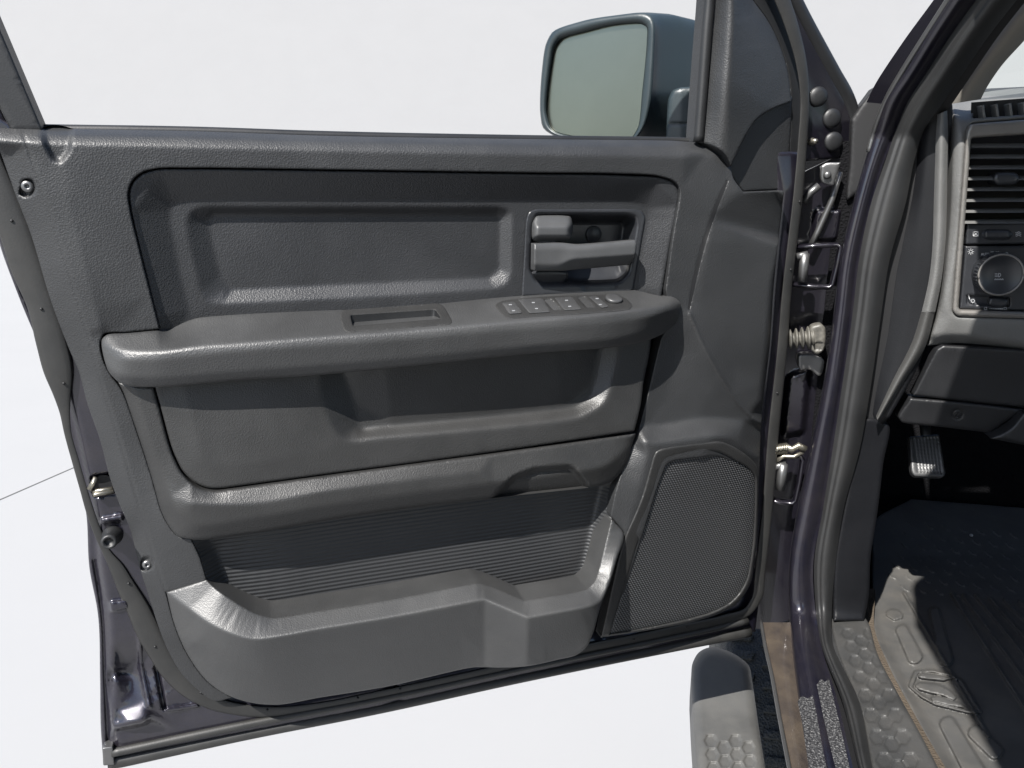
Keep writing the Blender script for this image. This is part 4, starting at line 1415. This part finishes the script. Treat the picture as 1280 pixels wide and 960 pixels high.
# raised rim of the end cap that catches the sun
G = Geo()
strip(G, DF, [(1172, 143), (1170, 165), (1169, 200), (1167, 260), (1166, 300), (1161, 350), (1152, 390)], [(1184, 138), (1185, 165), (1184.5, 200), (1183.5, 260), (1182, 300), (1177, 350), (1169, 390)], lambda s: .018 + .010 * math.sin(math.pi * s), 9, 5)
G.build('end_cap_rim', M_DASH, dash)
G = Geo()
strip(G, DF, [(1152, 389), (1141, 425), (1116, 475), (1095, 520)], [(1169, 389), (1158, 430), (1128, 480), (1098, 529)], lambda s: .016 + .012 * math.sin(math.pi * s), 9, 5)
G.build('end_cap_shaded_foot', M_FOOT, dash)
# fascia around the switches
fas_out = curve([(1188, 124), (1232, 115), (1300, 108), (1420, 100), None, (1420, 470), None, (1300, 440), (1190, 429), (1160, 432), None, (1174, 385), (1185, 300), (1190, 200), (1189, 150)], 3, True)
fas = relief([
    [(1186, 122, -.10), (1232, 113, -.12), (1300, 106, -.12), (1420, 98, -.12)],
    [(1190, 142, .004), (1206, 150, .010), (1230, 146, .010), (1300, 140, .010), (1420, 130, .010)],
    [(1187, 200, .010), (1182, 300, .010), (1170, 390, .010), (1140, 460, .010), (1112, 522, .004)],
    [(1200, 170, .022), (1196, 300, .022), (1184, 390, .022), (1300, 405, .022), (1420, 412, .022)],
    [(1176, 420, .016), (1300, 432, .016), (1420, 450, .016)],
    [(1155, 470, .012), (1125, 522, .006), (1170, 432, -.004), (1300, 444, -.004), (1420, 474, -.004)],
    [(1250, 200, .022), (1250, 380, .022), (1420, 300, .022)],
], 2.5)
vent_hole = poly([(1217, 133), (1300, 124), (1420, 116), (1420, 132), (1300, 142), (1216, 148)], 1.5, 3)
bez_hole = poly([(1208, 164), (1213, 154), (1300, 147), (1400, 143), (1400, 404), (1300, 399), (1196, 396), (1190, 390)], 6, 3)
G = Geo()
sheet(G, DF, fas_out, fas, step=4, skirt=.04, edge=(.003, 3), holes=[bez_hole, vent_hole])
G.build('dash_fascia', M_DASH, dash)
# defroster slots
G = Geo()
sheet(G, DF.off(-.02), poly([(1214, 128), (1420, 112), (1420, 138), (1213, 152)], 0, 5), 0, step=8, skirt=.0, edge=(0, 0))
sheet(G, DF.off(-.06), poly([(1195, 145), (1410, 130), (1410, 410), (1180, 400)], 0, 8), 0, step=14, skirt=.0, edge=(0, 0))
G.build('vent_cavity', M_BLK, dash)
for i in range(8):
    x = 1229 + i * 17
    G = Geo()
    sheet(G, DF, poly([(x - 2.2, 131.5 - i * 1.2), (x + 1.2, 131 - i * 1.2), (x + 3.4, 148 - i * 1.2), (x, 148.5 - i * 1.2)], 0, 2), .007, step=3, skirt=.02, edge=(.001, 1.2))
    G.build('defroster_slat', M_DASH, dash)
# silver surround
sil_in = poly([(1214, 172), (1400, 160), (1400, 392), (1300, 391), (1200, 387.5), (1198, 384)], 4, 3)
G = Geo()
sheet(G, DF, poly([(1208, 165), (1213, 155), (1300, 148), (1400, 144), (1400, 403), (1300, 398.5), (1197, 395.5), (1190.5, 389)], 6, 3), .026, step=3, skirt=.02, edge=(.004, 4), holes=[sil_in])
G.build('switch_surround', M_SILV, dash)
# air vent: housing top band, slats, thumb tab
G = Geo()
sheet(G, DF, poly([(1214, 160), (1400, 146), (1400, 163), (1213, 168.5)], 2, 3), .020, step=4, skirt=.03, edge=(.003, 3))
G.build('vent_hood', M_SILV, dash)
for i in range(8):
    y = 180.5 + i * 13.6
    G = Geo()
    x0_ = 1213.5 - i * 1.1
    sheet(G, DF, poly([(x0_, y - 1.0), (1400, y - 2), (1400, y + 3.4), (x0_ - .4, y + 3.8)], 0, 4), lambda x, yy, y=y: .012 + .003 * (yy - y), step=3, skirt=.03, edge=(.001, 1.4))
    G.build('vent_slat', M_DASH, dash)
G = Geo()
tab = curve([(1241, 224), (1244, 217.5), (1262, 215), (1271, 217), (1275, 223), (1271, 229), (1258, 231), (1246, 230)], 2, True)
sheet(G, DF, tab, .024, step=2.5, skirt=.03, edge=(.006, 6))
G.build('vent_tab', M_BEZ, dash)
# switch panel with dimmer wheel and headlamp knob
G = Geo()
sheet(G, DF, poly([(1208.5, 279.5), (1400, 276), (1400, 304), (1207, 305.5)], 1, 3), .016, step=4, skirt=.02, edge=(.002, 2.5))
sheet(G, DF, poly([(1206.5, 307.5), (1400, 306.5), (1400, 392), (1199.5, 386)], 1, 3), .014, step=4, skirt=.02, edge=(.002, 2.5), bumps=[(poly([(1208, 369), (1262, 372), (1262, 383), (1208, 380)], 1), -.004, 2)])
G.build('switch_panel', M_BEZ, dash)
G = Geo()
sheet(G, DF, curve([(1226, 293), (1231, 287.5), (1248, 286), (1262, 287.5), (1267, 293), (1262, 299), (1246, 300.5), (1231, 299)], 2, True), .018, step=2.5, skirt=.01, edge=(.003, 4), bumps=[(poly([(1231, 288.5), (1262, 288.5), (1262, 297.5), (1231, 297.5)], 2), .004, 4)])
G.build('vent_wheel', M_BEZ, dash)
kc = DF.P(1244, 341.5, .014)
pxm = np.linalg.norm(kc - CAM) / FPX
kr = 21.5 * pxm
G = Geo()
lathe(G, kc, -FWD, [(kr * 1.04, 0), (kr * 1.04, .004), (kr, .007), (kr, .020), (kr * .97, .023), (kr * .90, .024), (kr * .86, .0225), (0, .0235)], 48)
for a in np.linspace(0, 2 * math.pi, 40, endpoint=False):
    e1 = DF.u * math.cos(a) + DF.v * math.sin(a)
    e2 = -DF.u * math.sin(a) + DF.v * math.cos(a)
    box(G, kc + e1 * kr * 1.005 + DF.n * .013, (e1, e2, DF.n), (.0016, .0018, .012), .0004)
knob = G.build('headlamp_knob', M_BEZ, dash)
G = Geo()
rr_ = [kc + (DF.u * math.cos(a) + DF.v * math.sin(a)) * kr * .965 + DF.n * .0235 for a in np.linspace(0, 2 * math.pi, 49)]
tube(G, rr_, .0015, 8)
G.build('knob_ring', M_SILV, dash)
G = Geo()
sheet(G, DF, curve([(1238, 373), (1252, 373), (1260, 376), (1258, 382), (1244, 383), (1236, 380)], 2, True), .022, step=2.5, skirt=.01, edge=(.003, 3))
G.build('dimmer_wheel', M_BEZ, dash)


# pale symbols on the switch panel
def mark(G, fr, pts, w, wid=1.0):
    pts = np.asarray(pts, float)
    for a, b in zip(pts[:-1], pts[1:]):
        d = b - a
        L_ = np.linalg.norm(d)
        if L_ < 1e-6:
            continue
        n_ = np.array([-d[1], d[0]]) / L_ * wid / 2
        q = np.array([a - n_, b - n_, b + n_, a + n_])
        A = fr.P(q[:, 0], q[:, 1], w)
        B = A - fr.n * .0004
        G.add(np.concatenate([A, B]), [(0, 1, 2, 3), (0, 1, 5, 4), (1, 2, 6, 5), (2, 3, 7, 6), (3, 0, 4, 7)])


def circ(x, y, r, n=12, a0=0, a1=360):
    return [(x + r * math.cos(R(a)), y + r * math.sin(R(a))) for a in np.linspace(a0, a1, n)]


G = Geo()
w1 = .0148
mark(G, DF, circ(1213.5, 314.5, 2.0, 9), w1, .8)
for a in range(0, 360, 45):
    mark(G, DF, [(1213.5 + 2.8 * math.cos(R(a)), 314.5 + 2.8 * math.sin(R(a))), (1213.5 + 4 * math.cos(R(a)), 314.5 + 4 * math.sin(R(a)))], w1, .8)
G.build('panel_symbol', M_MARK, dash)
G = Geo()
# AUTO
for x, st in ((1226.6, [[(0, 3), (1, 0), (2, 3)], [(.4, 2), (1.6, 2)]]), (1229.4, [[(0, 0), (0, 2.6), (1, 3), (2, 2.6), (2, 0)]]), (1231.6, [[(0, 0), (2, 0)], [(1, 0), (1, 3)]]), (1234, [[(.2, 0), (2, 0), (2, 3), (.2, 3), (.2, 0)]])):
    for s_ in st:
        mark(G, DF, [(x + p[0], 316.3 + p[1]) for p in s_], w1, .75)
G.build('panel_symbol', M_MARK, dash)
G = Geo()
# parking lamps and headlamp symbols
for sx in (-1, 1):
    mark(G, DF, circ(1243.5 + sx * 2.2, 316, 1.5, 9), w1, .9)
    for k in (-1.2, 0, 1.2):
        mark(G, DF, [(1243.5 + sx * 3.9, 316 + k), (1243.5 + sx * 5.2, 316 + k * 1.7)], w1, .6)
G.build('panel_symbol', M_MARK, dash)
G = Geo()
mark(G, DF, [(1257.5, 315.5), (1259.5, 315.8), (1260.5, 318), (1259, 320.4), (1257, 320.6), (1257.5, 315.5)], w1, .9)
for k in range(4):
    mark(G, DF, [(1252, 316 + k * 1.4), (1256, 316 + k * 1.4)], w1, .7)
G.build('panel_symbol', M_MARK, dash)
G = Geo()
# recirculation style symbols either side of the vent wheel
mark(G, DF, [(1216.5, 289.5), (1223, 289.5), (1223, 295), (1216.5, 295), (1216.5, 289.5)], .0168, .8)
mark(G, DF, [(1216.5, 289.5), (1223, 295)], .0168, .8)
mark(G, DF, [(1223, 289.5), (1216.5, 295)], .0168, .8)
G.build('panel_symbol', M_MARK, dash)
G = Geo()
for k in range(3):
    mark(G, DF, [(1269.5 + t_, 290.5 + 2 * k + .8 * math.sin(t_ * 1.2)) for t_ in np.linspace(0, 7, 8)], .0168, .8)
G.build('panel_symbol', M_MARK, dash)
G = Geo()
# instrument dimmer symbols
mark(G, DF, [(1210.5, 368.5), (1212, 374), (1215, 376.5)], w1, 1.1)
mark(G, DF, circ(1216, 376, 2.2, 8), w1, .9)
G.build('panel_symbol', M_MARK, dash)
G = Geo()
mark(G, DF, [(1230.5, 384), (1233.5, 384), (1233.5, 387), (1230.5, 387), (1230.5, 384)], .0148, .7)
for k in range(8):
    mark(G, DF, [(1236.5 + k * 2.2, 386), (1238.2 + k * 2.2, 386)], .0148, .5 + .22 * k)
mark(G, DF, [(1255, 384.3), (1258, 384.3), (1258, 387), (1255, 387), (1255, 384.3)], .0148, .7)
G.build('panel_symbol', M_MARK, dash)
G = Geo()
wk = .014 + .0242
mark(G, DF, [(1248.5, 341.5), (1250.5, 342), (1251, 344), (1249.5, 346), (1247.8, 346), (1248.5, 341.5)], wk, .8)
for k in range(3):
    mark(G, DF, [(1243.5, 342.2 + k * 1.7), (1247, 342.2 + k * 1.7)], wk, .7)
for k in range(5):
    mark(G, DF, [(1243 + k * 2.3, 350), (1244.2 + k * 2.3, 348.2), (1245 + k * 2.3, 350)], wk, .7)
G.build('knob_symbol', M_MARK, dash)
# dash top pad
zt = float(DF.P(1240, 116, -.12)[2])
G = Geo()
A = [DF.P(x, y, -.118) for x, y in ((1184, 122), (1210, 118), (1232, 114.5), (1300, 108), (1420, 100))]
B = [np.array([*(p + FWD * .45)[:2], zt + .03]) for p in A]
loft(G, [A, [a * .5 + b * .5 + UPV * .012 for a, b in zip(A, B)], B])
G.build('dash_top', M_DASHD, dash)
# fuse cover and lower knee panels
DL = DF.off(.0)
G = Geo()
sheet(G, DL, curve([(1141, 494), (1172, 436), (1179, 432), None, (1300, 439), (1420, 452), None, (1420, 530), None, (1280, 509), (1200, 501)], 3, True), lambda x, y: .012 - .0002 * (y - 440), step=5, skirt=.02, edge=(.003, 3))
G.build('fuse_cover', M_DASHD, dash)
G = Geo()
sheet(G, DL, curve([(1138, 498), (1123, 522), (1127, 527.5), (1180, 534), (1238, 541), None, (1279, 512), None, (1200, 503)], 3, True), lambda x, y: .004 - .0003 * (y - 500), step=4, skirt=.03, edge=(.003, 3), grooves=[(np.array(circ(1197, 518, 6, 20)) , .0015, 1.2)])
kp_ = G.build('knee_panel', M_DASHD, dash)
G = Geo()
mark(G, DL, [(1191, 520), (1196, 515), (1203, 515.5), (1204, 519), (1198, 522), (1191, 520)], .0005, .8)
mark(G, DL, [(1195, 520), (1201, 516)], .0005, .8)
G.build('hood_release_symbol', M_DASHD, dash)
G = Geo()
sheet(G, DL, curve([(1238, 548), (1262, 536), (1279, 516), None, (1420, 530), None, (1420, 580), (1300, 560)], 4, True), .02, step=6, skirt=.05, edge=(.005, 4))
G.build('column_cover', M_DASHD, dash)
# rest of the dash towards the passenger side
pe = DF.P(1400, 300, 0)
ye_ = float((pe - HINGE) @ LEFT)
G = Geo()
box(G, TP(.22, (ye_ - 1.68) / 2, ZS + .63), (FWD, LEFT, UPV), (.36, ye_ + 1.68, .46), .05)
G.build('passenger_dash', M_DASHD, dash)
# accelerator pedal
PF = Frame(PILLAR.O + FWD * .30, -FWD * .86 + UPV * .5)
G = Geo()
sheet(G, PF, poly([(1136, 546), (1174, 543), (1182, 592), (1178.5, 597), (1143, 595.5), (1139, 590)], 3, 2), 0, step=2, skirt=.012, edge=(.003, 3),
      grooves=[(np.array([(1142.5 + k * 4.1, 549 - k * .25), (1148 + k * 4.1, 589 + k * .25)]), .003, 1.0) for k in range(8)])
pedal = G.build('accelerator_pedal', M_SW, truck)
G = Geo()
tube(G, [PF.P(1158, 548, -.01), PF.P(1156, 530, -.03), PF.P(1150, 512, -.08)], .009, 10)
G.build('pedal_arm', M_RUBD, pedal)

# windscreen pillar trim inside
G = Geo()
PT = BODY
strip(G, BODY, [(1385, -150), (1268, 0), (1240, 38), (1201, 93), (1182, 121), (1176, 132)], [(1480, -150), (1350, -30), (1280, 51), (1249, 86), (1232, 112), (1226, 124)], lambda s: -.05 + .03 * math.sin(math.pi * s), 9, 5)
G.build('pillar_trim', M_BEIGE, truck)

# windscreen pane: from the pillar across to the far side, raked
a0, a1 = BODY.P(1210, 118, -.09), BODY.P(1420, -150, -.09)
G = Geo()
rows = [[p + FWD * .02 - LEFT * d + FWD * (.10 * math.sin(math.pi * d / 1.5)) for d in np.linspace(.0, 1.5, 9)] for p in (a0, a0 * .5 + a1 * .5, a1)]
loft(G, rows)
G.build('windscreen', M_GLASS, truck)

# ---- cab: floor, firewall, far side, rear wall, roof
ZF = ZS - .055
ZR = ZS + 1.17
G = Geo()
box(G, TP(-.35, -.95, ZF - .03), (FWD, LEFT, UPV), (2.6, 1.68, .02))
box(G, TP(.78, -.85, ZF + .42), (FWD, LEFT, UPV), (.04, 1.7, .9))
box(G, TP(.0, -1.72, ZF + .40), (FWD, LEFT, UPV), (1.55, .04, .9))
box(G, TP(.43, -.075, ZF + .42), (FWD, LEFT, UPV), (.68, .03, .9))
G.build('footwell_carpet', M_CARP, truck, False)
G = Geo()
rows = []
XR = [-.20, -.32, -.45, -.55, -.65, -.8, -1.2, -2.3]
YR = [-.123, -.118, -.10, -.03, .04, .07, .05, .0]  # unseen roof edge, bent outboard to place its shadow on mat and dash
for t_, dz in ((0, 0), (.03, .03), (.13, .055), (.5, .07), (.87, .055), (1, 0)):
    rows.append([TP(x, y + (-1.66 - y) * t_, ZR + dz) for x, y in zip(XR, YR)])
bot = [[p - UPV * .035 for p in r_] for r_ in rows]
loft(G, rows)
loft(G, bot)
loft(G, [rows[0], bot[0]])
loft(G, [[r_[0] for r_ in rows], [r_[0] for r_ in bot]])
G.build('roof_with_shadow_edge', M_PAINTD, truck)
G = Geo()
box(G, TP(-2.2, -.85, ZS + .6), (FWD, LEFT, UPV), (.03, 1.6, 1.3), .01)
G.build('rear_cab_wall', M_PAINTD, truck, False)

# ------------------------------------------------------------------ floor mat
MATF = Frame((0, 0, ZF), UPV, up=FWD)
mz = relief([[(1080, 640, .035), (1110, 625, .04), (1300, 625, .04), (1500, 640, .04)], [(1085, 700, .012), (1300, 690, .012), (1500, 690, .012)],
             [(1086, 740, .022), (1086, 790, .022), (1104, 822, .022), (1129, 867, .022), (1160, 925, .022), (1200, 1000, .022), (1260, 1090, .022)],
             [(1100, 740, .012), (1101, 790, .012), (1118, 822, .012), (1143, 867, .012), (1176, 925, .012), (1216, 1000, .012), (1276, 1090, .012)], [(1300, 800, .010), (1500, 1090, .010), (1500, 800, .010), (1350, 1090, .010)]], 2.0)
mb = []
# raised pads and ribs of the mat
mb.append((poly([(1108, 764), (1115, 761), (1124, 763), (1129, 769), (1128, 773), (1118, 776), (1108, 770)], 1.5, 2), .005, 2.5))


def pad(cx0, cy0, cx1, cy1, r0, r1, h):
    d = np.array([cx1 - cx0, cy1 - cy0], float)
    d /= np.linalg.norm(d)
    n_ = np.array([-d[1], d[0]])
    pts = []
    for a in np.linspace(0, math.pi, 7):
        pts.append(np.array([cx1, cy1]) + (d * math.sin(a) * .8 - n_ * math.cos(a)) * r1)
    for a in np.linspace(0, math.pi, 7):
        pts.append(np.array([cx0, cy0]) + (-d * math.sin(a) * .8 + n_ * math.cos(a)) * r0)
    mb.append((poly(pts, 0, 2.5), h, 3.2))


pad(1127, 787, 1144, 822, 7.5, 9.5, .008)
pad(1174, 760, 1180, 826, 8, 8, .004) if False else pad(1168, 764, 1183, 826, 6.5, 8.5, .008)
pad(1184, 904, 1230, 985, 10, 14, .008)
pad(1218, 915, 1245, 940, 9, 10, .008)
for k, (xa, ya, xb, yb) in enumerate([(1130, 741, 1236, 920), (1190, 742, 1330, 962), (1204, 744, 1348, 940), (1220, 744, 1370, 930), (1238, 748, 1400, 930), (1256, 750, 1420, 915), (1275, 752, 1440, 905), (1296, 752, 1460, 895)]):
    pad(xa, ya, xb, yb, 1.6, 2.4, .008)
# tread dashes at the front
for i in range(7):
    for j in range(9):
        x = 1136 + j * 21 - i * 5
        y = 652 + i * 13 + j * 2.2
        if x > 1290 or x < 1108 + (8 if i == 0 else 0):
            continue
        mb.append((poly([(x, y), (x + 6, y + 5.5), (x + 10, y + 7), (x + 4, y + 4.5)], 0, 2.5), .003, 1.6))
# shield emblem: raised ring and ram's-head strokes
sh_o = [(1143, 838), (1165, 837), (1190, 843), (1202, 849), (1228, 891), (1213, 892), (1168, 881), (1150, 871), (1135, 858)]
sc_ = np.mean(sh_o, 0)
sh_i = [tuple(sc_ + (np.array(p) - sc_) * .86) for p in sh_o]
mb.append((poly(sh_o, 3, 2), .009, 2.4))
mb.append((poly(sh_i, 3, 2), -.007, 2.4))
mb.append((poly([(1147, 846), (1152, 841), (1176, 844), (1190, 848), (1180, 851), (1152, 848)], 1.5, 2), .009, 2.4))
mb.append((poly([(1143, 857), (1150, 853), (1172, 855), (1186, 862), (1196, 872), (1192, 876), (1180, 870), (1162, 866), (1148, 862)], 2, 2), .009, 2.4))
mb.append((poly([(1163, 872), (1172, 869), (1190, 876), (1202, 880), (1206, 885), (1186, 882), (1166, 877)], 2, 2), .009, 2.4))
G = Geo()
sheet(G, MATF, curve([(1089, 676), (1093, 652), (1139, 624), None, (1280, 635), (1480, 650), None, (1480, 1085), (1266, 1085), (1202, 1000), (1172, 950), (1156, 920), (1130, 870), (1106, 824), (1092.5, 790), (1091, 750), (1090, 700)], 3, True), mz, step=2.5, skirt=.02, edge=(.003, 4), bumps=mb)
mat_o = G.build('floor_mat', M_MAT, None)
mat_o['label'] = 'ribbed rubber floor mat with a shield emblem, lying in the driver footwell'
mat_o['category'] = 'floor mat'
G = Geo()
pc = MATF.P(1214, 669, float(mz(1214, 669)) + .003)
lathe(G, pc, UPV, [(.002, -.003), (.0038, -.001), (.004, .001), (.002, .003), (0, .0035)], 10)
o = G.build('pebble', M_MARK, None)
o['label'] = 'tiny white pebble on the dark front part of the floor mat'
o['category'] = 'pebble'
